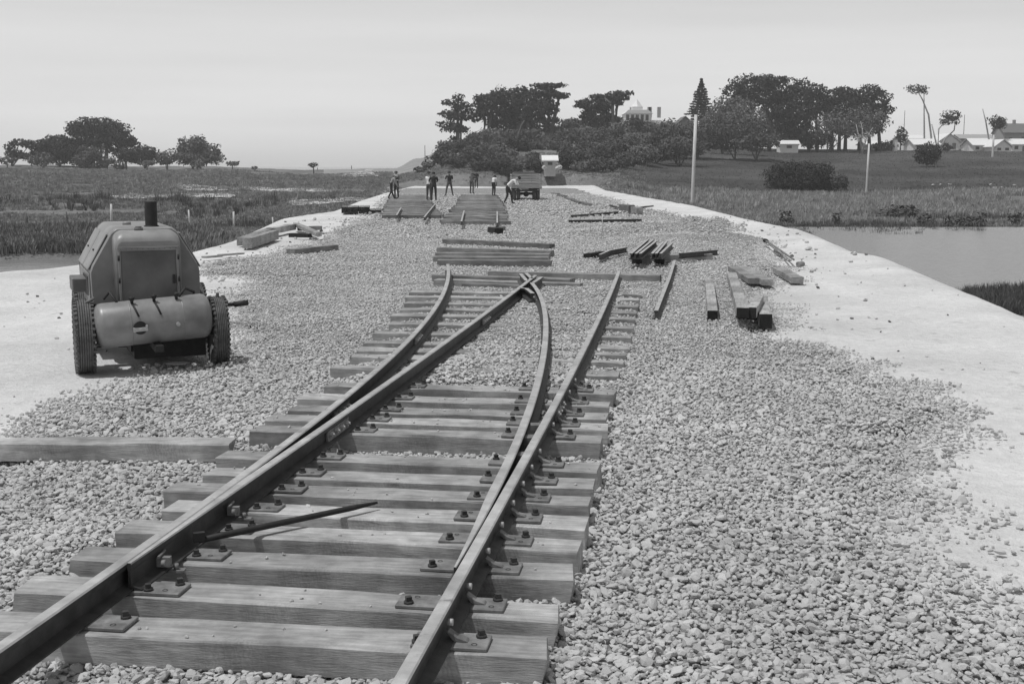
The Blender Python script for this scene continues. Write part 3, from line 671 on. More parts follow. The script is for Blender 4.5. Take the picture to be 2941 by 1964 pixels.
def blade_clip(y, fx, par):
    c = fx(y) - .02; b = MB(); b.box((c + .045, y, RB + .05), (.07, .035, .05)).cyl((c + .03, y - .05, RB + .085), (c + .03, y + .07, RB + .085), .008, 6).cyl((c + .05, y - .06, RB + .06), (c + .07, y - .06, RB + .06), .018, 6)
    b.box((c + .07, y + .02, RB - .005), (.15, .05, .012)).cyl((c + .10, y + .02, RB), (c + .10, y + .02, RB + .03), .014, 6)
    b.build('blade_clip', M_PLATE, par)
blade_clip(6.02, xS_, r3); blade_clip(6.95, xS_, r3)
def spacer(y, par):
    b = MB(); c0 = xC_(y) ; c1 = xR_(y) - RHD; b.box(((c0 + c1) / 2, y, RB + .07), (max(.03, c1 - c0 + .03), .12, .05)); b.build('heel_block', M_PLATE, par)
spacer(8.75, r1); spacer(8.2, r1)
bl = MB(); ya = 9.0; bl.box((xR_(ya) - RHD - .035, ya, RT - .03), (.07, .10, .045)); bl.build('heel_block', M_PLATE, r1)
# frog
fr = empty('frog', (*at(1530, 800, RB)[:2], 0)); tag(fr, 'steel crossing frog where the straight and curved rails meet on the far timbers', 'rail crossing')
def short_rail(name, p0, p1, parent, bend=None):
    a = at(*p0, zh) - fr.location; b = at(*p1, zh) - fr.location
    pts = [a, b] if bend is None else [a, at(*bend, zh) - fr.location, b]
    mb = MB(); N = 10; secs = []
    for k, p in enumerate(pts):
        d = (pts[min(k + 1, len(pts) - 1)] - pts[max(k - 1, 0)]); d.z = 0; d.normalize(); n = Vector((d.y, -d.x, 0))
        pf = [(-.06, RB), (.06, RB), (.06, RB + .01), (.01, RB + .03), (.01, RT - .04), (.032, RT - .03), (.032, RT), (-.032, RT), (-.032, RT - .03), (-.01, RT - .04), (-.01, RB + .03), (-.06, RB + .01)]
        secs.append([(p.x + n.x * u, p.y + n.y * u, z) for u, z in pf])
    N = 12; mb.v = [v for s_ in secs for v in s_]
    for k in range(len(secs) - 1):
        for j in range(N): mb.f.append((k * N + j, k * N + (j + 1) % N, (k + 1) * N + (j + 1) % N, (k + 1) * N + j)); mb.m.append(1 if j == 6 else 0); mb.sm.append(False)
    for o_ in (0, (len(secs) - 1) * N): mb.f.append(tuple(o_ + i for i in range(N))); mb.m.append(0); mb.sm.append(False)
    return mb.build(name, [M_RAIL, M_RAILTOP], parent)
short_rail('point_rail', (1530, 812), (1556, 795), fr)
short_rail('wing_rail', (1513, 806), (1495, 786), fr)
short_rail('wing_rail', (1527, 799), (1511, 784), fr)
short_rail('wing_rail', (1493, 826), (1530, 842), fr, (1512, 828))
fb = MB(); pc = at(1520, 806, RB) - fr.location; fb.box((pc.x, pc.y, RB + .05), (.22, .5, .05)); fb.build('filler_block', M_IRON, fr)

# ------------------------------------------------------------------ loose sleepers, rails and tools
def tv(px, py, z=ST): return at(px, py, z)
def tbar(name, p0, p1, label, z0=ST, z1=None, **kw):
    a = at(*p0, z0); b = at(*p1, z0 if z1 is None else z1); return timber(name, a, b, label, **kw)
b_ = at(653, 1275, ST); a_ = b_ + Vector((-2.7, .02, 0))
timber('sleeper', a_, b_, 'single loose sleeper lying on the ballast at the left edge in front of the compressor', seed=301, w=.24)
# far timbers under the frog
for i, (p0, p1, lab) in enumerate([((1325, 814), (1750, 831), 'front-most of the long timbers laid under the frog'),
                                   ((1245, 803), (1665, 815), 'second of the long timbers under the frog, behind the front-most one'),
                                   ((1242, 790), (1640, 802), 'third long timber under the frog, left end beside the curved rail'),
                                   ((1400, 779), (1895, 791), 'rear long timber under the frog that reaches farthest right past the rail end')]):
    a = at(*p0, ST); b = at(*p1, ST); d = (b - a); timber('sleeper', a, b, lab, seed=320 + i, group=None, m=M_SLEEPD)
# heap of sleepers beyond the frog
for i, (p0, p1, z, lab) in enumerate([((1254, 747), (1583, 749), ST, 'front sleeper of the loose row lying beyond the frog, with a dark left end'),
                                      ((1243, 737), (1574, 739), ST, 'second sleeper from the front in the loose row beyond the frog'),
                                      ((1250, 726), (1577, 730), ST, 'third sleeper from the front in the loose row beyond the frog'),
                                      ((1254, 711), (1581, 720), ST + .02, 'fourth sleeper from the front in the loose row beyond the frog'),
                                      ((1271, 687), (1578, 701), ST, 'rear sleeper standing apart at the back of the loose row beyond the frog')]):
    timber('sleeper', at(*p0, z), at(*p1, z), lab, seed=340 + i, dark_end=(i == 0), group='row of loose sleepers beyond the frog', m=M_SLEEPD)
# two fans of sleepers laid out ready for the track, in the distance
def fan(front, y0, y1, side, base):
    y = y0; k = 0
    while y < y1:
        c = np.interp(y, *front); r = random.Random(base + k); L = r.uniform(2.45, 2.7); e = r.uniform(-.10, .10); w = L / 2
        a = Vector((c - w + e, y + r.uniform(-.05, .05), ST + .02)); b = Vector((c + w + e, y + r.uniform(-.05, .05) - .06, ST + .02))
        if k == 0: lab = 'nearest sleeper of the %s distant row laid out by the workers' % side
        else: lab = 'dark sleeper in the %s of the two distant rows laid out by the workers' % side
        timber('sleeper', a, b, lab, seed=base + k % 5, group='sleepers of the %s distant row' % side, m=M_SLEEPD, tilt=False)
        y += r.uniform(.52, .72) * (1 + .25 * (r.random() < .1)); k += 1
fan(([46, 66, 100], [-1.45, -1.75, -2.7]), 46.8, 92, 'right', 500)
fan(([52, 68, 96], [-4.2, -5.7, -8.0]), 52.5, 92, 'left', 700)
def small_rail(name, p0, p1, z0, label, bend=None, z1=None, lift=0):
    pts = [at(*p0, z0)] + ([at(*bend, z0)] if bend else []) + [at(*p1, z0 if z1 is None else z1)]
    if bend and z1 is not None: pass
    c = pts[0].copy(); mb = MB(); secs = []; zt = 0
    for k, p in enumerate(pts):
        d = (pts[min(k + 1, len(pts) - 1)] - pts[max(k - 1, 0)]); d.z = 0; d.normalize(); n = Vector((d.y, -d.x, 0)); p = p - c
        pf = [(-.055, -.13), (.055, -.13), (.055, -.12), (.009, -.105), (.009, -.035), (.03, -.03), (.03, 0), (-.03, 0), (-.03, -.03), (-.009, -.035), (-.009, -.105), (-.055, -.12)]
        secs.append([(p.x + n.x * u, p.y + n.y * u, p.z + z) for u, z in pf])
    N = 12; mb.v = [v for s_ in secs for v in s_]
    for k in range(len(secs) - 1):
        for j in range(N): mb.f.append((k * N + j, k * N + (j + 1) % N, (k + 1) * N + (j + 1) % N, (k + 1) * N + j)); mb.m.append(1 if j == 6 else 0); mb.sm.append(False)
    for o_ in (0, (len(secs) - 1) * N): mb.f.append(tuple(o_ + i for i in range(N))); mb.m.append(0); mb.sm.append(False)
    o = mb.build(name, [M_RAIL, M_RAILTOP], None, c); return tag(o, label, 'rail')
small_rail('rail_length', (1884, 892), (1938, 747), .15, 'slightly bent length of rail lying right of the points, its foot sunk in ballast', bend=(1921, 800))
zz = ST + .165
small_rail('rail_length', (1139, 618), (1152, 596), zz, 'left-most short rail lying lengthwise on the left distant row of sleepers')
small_rail('rail_length', (1218, 624), (1250, 585), zz, 'pale short rail lying askew on the left distant row of sleepers')
small_rail('rail_length', (1325, 636), (1333, 605), zz, 'short rail lying near the left edge of the right distant row of sleepers')
small_rail('rail_length', (1428, 640), (1428, 607), zz, 'short pale rail lying near the right edge of the right distant row of sleepers')
small_rail('rail_length', (1633, 632), (1843, 629), .13, 'thin rail lying crosswise on the ballast, the nearer of two')
small_rail('rail_length', (1640, 618), (1775, 607), .13, 'thin rail lying crosswise on the ballast, the farther of two')
# right-hand timbers on the edge of the white road
def endon(front, back, w, label, top=ST, h=ST, dark=True, seed=0, m=M_SLEEP, topb=None, group='loose timbers at the edge of the white road'):
    a = at(*back, top if topb is None else topb); b = at(*front, top)
    return timber('timber', a, b, label, 'timber', group, w=w, h=h, seed=seed, m=m, dark_end=dark, align='centre', rag=.45)
endon((2047, 892), (2036, 800), .15, 'long timber lying end-on right of the points, the left-most of four with dark ends', seed=401, top=.16, h=.16)
endon((2134, 884), (2102, 782), .17, 'long timber with a dark end slanting towards the camera, second from the left of four', seed=402, top=.30, h=.14, topb=.2)
endon((2158, 883), (2180, 848), .14, 'short timber leaning against the long slanting one, third from the left of four', seed=403, top=.30, h=.15)
endon((2200, 902), (2188, 850), .17, 'short stout timber with a dark end, right-most of four pointing at the camera', seed=404, top=.20, h=.20)
timber('timber', at(2116, 888, .15), at(2176, 890, .15), 'dark bearer lying crosswise beneath the slanting timbers', 'timber', seed=405, m=M_TAR, w=.2, h=.15)
endon((2166, 799), (2105, 764), .21, 'left of two slabs lying side by side at the road edge, ends to the right', top=.13, h=.11, dark=False, seed=406, m=M_SLEEPD)
endon((2205, 803), (2128, 763), .22, 'right of two slabs lying side by side at the road edge, ends to the right', top=.13, h=.11, dark=False, seed=407, m=M_SLEEP)
endon((2290, 796), (2236, 768), .24, 'short square timber alone on the white road beyond the two slabs', top=.12, h=.12, dark=False, seed=408, m=M_SLEEP)
def pole(name, p0, p1, z, r, label, m=M_SLEEPD, cat='pole'):
    a = at(*p0, z); b = at(*p1, z); o = MB().tube([(0, 0, 0), (b - a) * .5 + Vector((0, 0, .01)), b - a], [r, r * .95, r * .8], 7).build(name, m, None, a); return tag(o, label, cat)
pole('round_pole', (2190, 686), (2280, 746), .10, .028, 'upper of two thin poles lying slantwise at the edge of the white road')
pole('round_pole', (2212, 704), (2268, 747), .10, .026, 'lower of two thin poles lying slantwise at the edge of the white road')
pole('wooden_offcut', (2228, 719), (2244, 727), .08, .06, 'dark offcut beside the lower thin pole', M_SLEEPD, 'wood')
pole('wooden_offcut', (2196, 691), (2203, 693), .10, .06, 'dark lump at the far end of the upper thin pole', M_TAR, 'wood')
pole('wooden_offcut', (2292, 760), (2307, 759), .06, .07, 'small offcut on the white road beside the square timber', M_SLEEPD, 'wood')
# pile of rails on timbers right of the frog
timber('timber', at(1818, 735, .17), at(2060, 735, .17) + Vector((0, .75, 0)), 'long pale timber under the stacked rails right of the frog', 'timber', seed=420, h=.17, w=.24)
for i, px in enumerate((1826, 1891)):
    o = timber('bearer_block', at(px - 13, 736, .175), at(px + 13, 736, .175), 'dark bearer block at the %s of the stacked rails' % ('left foot' if i == 0 else 'middle'), 'block', seed=430 + i, m=M_TAR, h=.17, w=.22, align='front')
    o.location.y -= .24
for i in range(6):
    fx = [1812, 1826, 1838, 1873, 1884, 1897][i]; bx = [1862, 1876, 1884, 1905, 1915, 1930][i]; by = [686, 687, 692, 694, 692, 697][i]
    small_rail('rail_length', (fx, 728), (bx, by), .33 + (.02 if i < 3 else .0), 'rail in the stack on dark blocks, %s from the left' % ['first', 'second', 'third', 'fourth', 'fifth', 'last'][i])['group'] = 'stack of six rails'
small_rail('rail_length', (1952, 727), (2060, 717), .24, 'dark rail sticking out to the right of the stack')
timber('timber', at(1935, 708), at(2040, 706), 'grey timber lying behind the stacked rails', 'timber', seed=425, m=M_SLEEPD)
timber('timber', at(1697, 729, .12), at(1745, 722, .12), 'left dark timber trailing left from the stacked rails', 'timber', seed=426, m=M_TAR, w=.2, h=.12)
small_rail('rail_length', (1722, 731), (1799, 710), .20, 'bent rail lying over the dark timber left of the stack', bend=(1750, 719))
timber('timber', at(1757, 705), at(1830, 705), 'pale timber lying behind the left side of the rail stack', 'timber', seed=427, m=M_SLEEPD)
# sleeper pile beside the white road, far
timber('timber', at(1765, 596, .15), at(1828, 600, .15), 'lower timber of the small jumble beside the white road', 'timber', seed=440, m=M_SLEEPD, w=.3)
timber('timber', at(1778, 587, .42), at(1806, 590, .42), 'upper block leaning on the small jumble beside the white road', 'timber', seed=441, m=M_SLEEPD, w=.3, h=.28)
timber('timber', at(1806, 593, .36), at(1829, 597, .34), 'right block of the small jumble beside the white road', 'timber', seed=442, m=M_SLEEPD, w=.3, h=.28)
pole('crowbar', (1752, 590), (1790, 602), .12, .05, 'thin bar sticking out left of the small jumble', M_IRON, 'bar')
pole('crowbar', (1830, 598), (1876, 592), .12, .05, 'thin bar sticking out right of the small jumble', M_IRON, 'bar')
for i, (a, b) in enumerate([((1582, 553), (1598, 555)), ((1600, 558), (1618, 562)), ((1620, 566), (1638, 571)), ((1640, 573), (1662, 580)), ((1660, 578), (1686, 585))]):
    timber('timber', at(*a, .16), at(*b, .16), 'dark timber in the broken line right of the truck, %s from the truck' % ['nearest', 'second', 'third', 'fourth', 'farthest'][i], 'timber', 'broken line of timbers right of the truck', seed=450 + i, m=M_SLEEPD, w=.3, h=.16)
tag(MB().cyl((0, 0, 0), (.02, 0, .78), .012, 6).build('survey_peg', M_POST, None, at(1728, 688)), 'thin upright survey peg standing in the ballast behind the rail stack', 'peg')
timber('timber', at(1401, 652, .2), at(1420, 656, .2), 'short dark block in front of the right distant row', 'timber', seed=460, m=M_TAR, w=.3, h=.2)
timber('timber', at(1419, 655, .16), at(1452, 650, .16), 'short plank poking out from the block before the right distant row', 'timber', seed=461, m=M_SLEEPD, w=.25)
# left: stacked sleepers on the white verge
for r_ in range(2):
    for c in range(7 if r_ == 0 else 5):
        x0 = at(973, 615)[0] + c * .275; y0 = at(973, 613)[1]; z = .15 + .15 * r_
        o = timber('sleeper', (x0 + .13, y0, z), (x0 - .15, y0 + 2.6, z), 'sleeper in the end-on stack on the left white verge, %s course, %s from the left' % (('lower', 'upper')[r_], ['first', 'second', 'third', 'fourth', 'fifth', 'sixth', 'last'][c]), group='end-on stack on the left verge', seed=470 + c, m=M_SLEEPD, dark_end=True, align='centre')
timber('sleeper', at(842, 711, .15), at(903, 715, .15) + Vector((-.0, 0, 0)), 'squat loose timber on the ballast edge left of the sleeper rows', seed=480, m=M_SLEEPD, w=.25) if False else None
a = at(846, 716, .15); b = at(972, 703, .15); timber('sleeper', a, b, 'lone loose sleeper on the left edge of the ballast', seed=481, m=M_SLEEPD)
timber('sleeper', at(722, 684, .28), at(800, 661, .28), 'large dark sleeper of the pile on the left white verge, nearest the compressor', seed=482, m=M_SLEEPD, h=.28, w=.25, group='pile on the left white verge')
timber('sleeper', at(705, 683, .22), at(795, 652, .22), 'sleeper lying behind the large dark one in the left verge pile', seed=483, m=M_SLEEPD, h=.22, group='pile on the left white verge')
timber('sleeper', at(785, 655, .25), at(850, 643, .25), 'middle sleeper of the pile on the left white verge', seed=484, m=M_SLEEP, h=.2, group='pile on the left white verge')
timber('sleeper', at(850, 640, .25), at(915, 668, .2), 'sleeper slanting down to the right at the far end of the left verge pile', seed=485, m=M_SLEEP, h=.12, w=.2, align='centre', group='pile on the left white verge')
timber('sleeper', at(828, 671, .12), at(885, 672, .12), 'dark low block in front of the left verge pile', seed=486, m=M_TAR, h=.12, group='pile on the left white verge')
timber('sleeper', at(868, 652, .15), at(925, 649, .15), 'far sleeper behind the left verge pile', seed=487, m=M_SLEEPD, group='pile on the left white verge')
for i, (p0, p1) in enumerate([((593, 737), (640, 733)), ((640, 731), (702, 726))]):
    timber('plank', at(*p0, .05), at(*p1, .05), ['nearer', 'farther'][i] + ' thin plank half buried at the left ballast edge behind the compressor', 'plank', seed=490 + i, m=M_SLEEPD, w=.18, h=.04)
# bar lying across the sleepers
ba = at(572, 1551, .20); bb = at(1083, 1443, .185)
o = MB().tube([(0, 0, 0), (bb - ba) * .15, (bb - ba) * .85, (bb - ba)], [.016, .019, .017, .008], 10).build('crowbar', M_IRON, None, ba); tag(o, 'long dark steel crowbar laid slantwise over the sleepers from the left rail', 'crowbar')
sh = MB(); sh.box((0, 0, .02), (.06, .035, .05), rz=.4); so = sh.build('claw', M_IRON, o)

# ------------------------------------------------------------------ compressor trailer
wA = at(243, 1058); wB = at(635, 1030); ax = (wB - wA); yaw = math.atan2(ax.y, ax.x) * .84
comp = empty('air_compressor', ((wA + wB) / 2 + Vector((0, 0, -.06))), yaw)
tag(comp, 'old wheeled air compressor with a round air tank across its front and a hood behind', 'air compressor')
def wheel(x, y, r, w, name='wheel', rz=0):
    wo = empty(name, (x, y, r), rz); wo.parent = comp
    hw = w / 2; pr = [(-hw * .80, r * .58), (-hw, r * .74), (-hw * .98, r * .90), (-hw * .86, r * .965)]
    n = 7
    for i in range(n):
        x0 = -hw * .8 + i * (hw * 1.6 / n); x1 = x0 + hw * 1.6 / n * .68; x2 = x0 + hw * 1.6 / n
        cr = r * (1 - .012 * abs(i - 3)); pr += [(x0, cr), (x1, cr), (x1 + .002, cr - .016), (x2 - .002, cr - .016)]
    pr += [(hw * .86, r * .965), (hw * .98, r * .90), (hw, r * .74), (hw * .80, r * .58)]
    t = MB().lathe(pr, n=40, smooth=False)
    for i in range(40):                                       # tread blocks at the shoulder
        a_ = 2 * PI * i / 40
        for sx in (-1, 1): t.box((sx * hw * .87, r * .965 * math.cos(a_), r * .965 * math.sin(a_)), (.03, .028, .024), rx=a_)
    t.build('tyre', M_RUBBER, wo)
    h = MB().lathe([(-hw * .78, r * .60), (-hw * .6, r * .5), (-hw * .35, r * .42), (-hw * .3, .06), (-hw * .7, .05), (-hw * .7, .001)], n=24).lathe([(hw * .78, r * .60), (hw * .6, r * .5), (hw * .35, r * .42), (hw * .3, .06), (hw * .7, .05), (hw * .7, .001)], n=24)
    h.build('rim', M_HUB, wo); return wo
TR = .74
wheel(-TR, 0, .41, .21, rz=-.02); wheel(TR - .02, 0, .40, .17, rz=-.03); wheel(-TR + .10, 1.75, .40, .19); wheel(TR, 1.75, .40, .19)
# chassis
ch = MB()
for sx in (-1, 1): ch.box((sx * .36, .95, .50), (.07, 2.1, .12))
ch.box((0, 0, .40), (1.4, .08, .08)); ch.box((0, 1.75, .40), (1.4, .08, .08)); ch.box((0, 0, .47), (.5, .3, .05))
ch.box((0, -.25, .30), (.09, .6, .07)); ch.box((.05, .9, .33), (.5, .9, .2)); ch.box((-.5, .02, .33), (.22, .12, .04)); ch.cyl((-.66, -.05, .30), (-.52, -.05, .30), .02, 8)
ch.build('chassis', M_IRON, comp)
ch2 = MB().box((.18, .95, .36), (.82, 1.5, .36)).box((.2, .6, .2), (.8, .9, .20)).box((.15, 1.3, .22), (.9, .7, .18)).box((-.1, .35, .5), (1.1, .2, .22)); ch2.build('underbody_shade_bulk', M_IRON, comp)  # added dark undercarriage bulk, built out to deepen the shade beneath the machine
bx = MB().box((-.28, -.02, .34), (.16, .1, .06)); bx.build('axle_bracket', M_HUB, comp)
# tank
tk = MB(); r = .247; L = .635
prof = [(-L, .001), (-L + .002, .06), (-L + .010, .13), (-L + .022, .18), (-L + .042, .215), (-L + .070, r - .008), (-L + .105, r)]
prof = prof + [(-a_, b_) for a_, b_ in reversed(prof)]
tk.lathe(prof, n=48)
for wx_ in (-.25, .31): tk.lathe([(wx_ - .008, r - .001), (wx_ - .005, r + .0025), (wx_ + .005, r + .0025), (wx_ + .008, r - .001)], n=48)
tank = tk.build('air_tank', M_TANK, comp, (-.02, -.22, .575)); tank.rotation_euler = (0, math.radians(-3.4), 0)
g = MB().cyl((-.17, -.245, -.03), (-.17, -.285, -.03), .072, 20).cyl((-.17, -.285, -.03), (-.17, -.292, -.03), .055, 20); g.build('hand_hole_cover', M_IRON, tank)
g = MB().box((-.17, -.30, -.045), (.15, .022, .04)).box((-.235, -.285, -.045), (.02, .05, .05)).box((-.105, -.285, -.03), (.02, .05, .05)).cyl((-.17, -.29, -.045), (-.17, -.325, -.045), .016, 8); g.build('clamp_bridge', M_BOLT, tank)
for i, (xx, s_) in enumerate(((-.215, 1), (.02, 1), (.26, .55))):
    v = MB().cyl((xx, -.10, .22), (xx, -.12, .30), .017, 8).box((xx, -.12, .27), (.045, .035, .03)).cyl((xx - .03, -.13, .285), (xx + .03, -.14, .285), .009, 6)
    if s_ == 1: v.tube([(xx, -.12, .22), (xx + .02, -.19, .17), (xx + .045, -.235, .09)], .012, 6)
    v.build('air_cock', M_IRON, tank)
p_ = MB().cyl((.235, -.235, -.035), (.235, -.27, -.035), .022, 10); p_.build('drain_plug', M_BOLT, tank)
for sx in (-.45, .45):
    st = MB().box((sx, .24, .0), (.05, .07, .36)); st.build('tank_strap', M_IRON, tank)
for k_, (zz_, yy_) in enumerate(((.17, .0), (-.02, -.06), (-.2, -.02))):
    e = MB().cyl((-L - .045, yy_, zz_), (-L + .06, yy_, zz_), .018, 8).box((-L - .02, yy_, zz_), (.03, .05, .04)); e.build('pipe_fitting', M_HUB, tank)
# hood: radiator shell in front, canopy behind
def rr_poly(w, z0, z1, rad, n=6):
    P = [(-w, z0), (w, z0)]
    for i in range(n + 1): t_ = PI / 2 * i / n; P.append((w - rad + rad * math.cos(t_), z1 - rad + rad * math.sin(t_)))
    for i in range(n + 1): t_ = PI / 2 + PI / 2 * i / n; P.append((-w + rad + rad * math.cos(t_), z1 - rad + rad * math.sin(t_)))
    return P
shl = MB(); W_ = .36
secs = []
for y_, ww, top, rad in ((.16, W_ - .035, 1.43, .06), (.17, W_ - .012, 1.46, .08), (.20, W_, 1.50, .10), (.27, W_, 1.54, .11), (.50, W_, 1.55, .11)):
    secs.append([(x_, y_, z_) for x_, z_ in rr_poly(ww, .62, top, rad)])
N_ = len(secs[0]); vs = [v for s_ in secs for v in s_]; fs = []
for k in range(len(secs) - 1):
    for j in range(N_): fs.append((k * N_ + j, k * N_ + (j + 1) % N_, (k + 1) * N_ + (j + 1) % N_, (k + 1) * N_ + j))
shl.add(vs, fs, 0, True); shl.add(secs[0], [tuple(range(N_))]); shl.add(secs[-1], [tuple(range(N_))])
so_ = shl.build('radiator_shell', M_PAINT, comp)
fr_ = MB(); 
fr_.box((0, .145, 1.34), (.66, .03, .028)); fr_.box((-.315, .145, .98), (.03, .03, .72)); fr_.box((.315, .145, .98), (.03, .03, .72)); fo = fr_.build('door_frame', M_PAINT, comp); bevel(fo, .006)
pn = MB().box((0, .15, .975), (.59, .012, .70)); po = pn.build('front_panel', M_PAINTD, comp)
bw_ = MB().prism([(-.34, 1.352), (.34, 1.352), (.335, 1.372), (-.335, 1.372)], .125, .16); bw_.build('drip_moulding', M_PAINT, comp)
cap = MB().cyl((-.07, .40, 1.54), (-.07, .40, 1.575), .05, 14).cyl((-.07, .40, 1.575), (-.07, .40, 1.59), .035, 14); cap.build('radiator_cap', M_PAINTD, comp)
# canopy cross-section with the shoulders
canP = [(-.60, .66), (.60, .66), (.61, 1.08), (.585, 1.15), (.365, 1.53), (.31, 1.575), (-.31, 1.575), (-.365, 1.53), (-.585, 1.15), (-.61, 1.08)]
cn = MB(); secs = []
for y_, k_ in ((.46, .955), (.485, .985), (.52, 1), (2.20, 1), (2.24, .985)):
    secs.append([(x_ * k_, y_, .66 + (z_ - .66) * k_) for x_, z_ in canP])
N_ = len(canP); vs = [v for s_ in secs for v in s_]; fs = []
for k in range(len(secs) - 1):
    for j in range(N_): fs.append((k * N_ + j, k * N_ + (j + 1) % N_, (k + 1) * N_ + (j + 1) % N_, (k + 1) * N_ + j))
cn.add(vs, fs, 0); cn.add(secs[0], [tuple(range(N_))]); cn.add(secs[-1], [tuple(range(N_))])
co_ = cn.build('canopy', M_PAINT, comp); bevel(co_, .02, 2)
co_.data.set_sharp_from_angle(angle=.6) if hasattr(co_.data, 'set_sharp_from_angle') else None
# rolled canvas side curtains on the slopes, folded doors
for sx in (-1, 1):
    for k_ in range(2):
        y0 = .56 + k_ * .80
        d_ = MB(); a0 = (sx * .622, 1.09); a1 = (sx * .395, 1.50)
        nx, nz = sx * .86, .5
        d_.add([(a0[0], y0, a0[1]), (a1[0], y0, a1[1]), (a1[0], y0 + .74, a1[1]), (a0[0], y0 + .74, a0[1]), (a0[0] + nx * .02, y0, a0[1] + nz * .02), (a1[0] + nx * .02, y0, a1[1] + nz * .02), (a1[0] + nx * .02, y0 + .74, a1[1] + nz * .02), (a0[0] + nx * .02, y0 + .74, a0[1] + nz * .02)],
               [(0, 1, 2, 3), (4, 5, 6, 7), (0, 1, 5, 4), (1, 2, 6, 5), (2, 3, 7, 6), (3, 0, 4, 7)])
        do = d_.build('side_door', M_PAINT, comp); bevel(do, .008)
        hb_ = MB().cyl((sx * .53, y0 + .35, 1.30), (sx * .53, y0 + .45, 1.30), .012, 6); hb_.build('door_handle', M_IRON, do)
    lw = MB().box((sx * .612, 1.32, .87), (.02, 1.5, .36)); lo = lw.build('side_panel', M_PAINT, comp); bevel(lo, .006)
for sx in (-1, 1):
    for k_ in range(9):
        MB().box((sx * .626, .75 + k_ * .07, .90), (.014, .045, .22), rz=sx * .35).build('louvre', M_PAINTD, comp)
for k_ in range(11): MB().cyl((-.30 + k_ * .06, .138, 1.352), (-.30 + k_ * .06, .128, 1.352), .008, 6).build('rivet', M_PAINTD, comp)
for x_ in (-.325, .325):
    for z_ in (.75, 1.0, 1.25): MB().cyl((x_, .132, z_ - .03), (x_, .132, z_ + .03), .012, 6).build('hinge', M_IRON, comp)
MB().box((.27, .13, 1.0), (.03, .02, .10)).build('panel_latch', M_IRON, comp)
MB().tube([(.26, -.28, .84), (.34, -.2, .92), (.46, -.02, .86), (.50, .2, .70)], .016, 7).build('air_hose', M_IRON, comp)
MB().tube([(-.40, -.25, .80), (-.46, -.1, .90), (-.5, .15, .80)], .014, 7).build('air_hose', M_IRON, comp)
sn = MB().cyl((.10, .62, 1.56), (.10, .62, 1.86), .070, 24, cap=False); sn.lathe([(1.86, .070), (1.865, .068), (1.865, .058), (1.80, .056)], (.10, .62, 0), 'Z', 24).lathe([(1.57, .085), (1.585, .085), (1.59, .072)], (.10, .62, 0), 'Z', 24)
sn.build('exhaust_stack', M_IRON, comp)
fc = MB().cyl((-.12, 1.2, 1.57), (-.12, 1.2, 1.61), .05, 12); fc.build('fuel_cap', M_PAINT, comp)
tb = MB().box((-.67, 1.10, .90), (.24, .55, .16)); to = tb.build('tool_box', M_PAINTD, comp); bevel(to, .01)
hd = MB().cyl((.66, -.05, .70), (.90, -.07, .70), .022, 10).cyl((.90, -.07, .70), (1.06, -.08, .715), .032, 10).box((.80, -.06, .72), (.05, .09, .07)).cyl((.70, -.06, .55), (.72, -.06, .84), .018, 8)
hd.build('outlet_cock', M_IRON, comp)
hs = MB().tube([(-.62, -.1, .84), (-.70, -.12, .80), (-.72, -.02, .70)], .016, 7); hs.build('steering_arm', M_HUB, comp)
for sx in (-1, 1):
    ms = MB().box((sx * .63, .0, .62), (.05, .12, .30)); ms.build('axle_pillar', M_IRON, comp)
dp = MB().lathe([(0, .001), (0, .10), (.012, .125), (.02, .13), (.014, .12), (.006, .10), (.006, .001)], n=24, axis='Z'); pan = dp.build('drip_pan', M_BOLT, None, at(508, 1046) + Vector((0, 0, .0)))
pan.scale = (1.15, .75, 1); tag(pan, 'shallow round metal pan on the ground under the compressor front', 'pan')

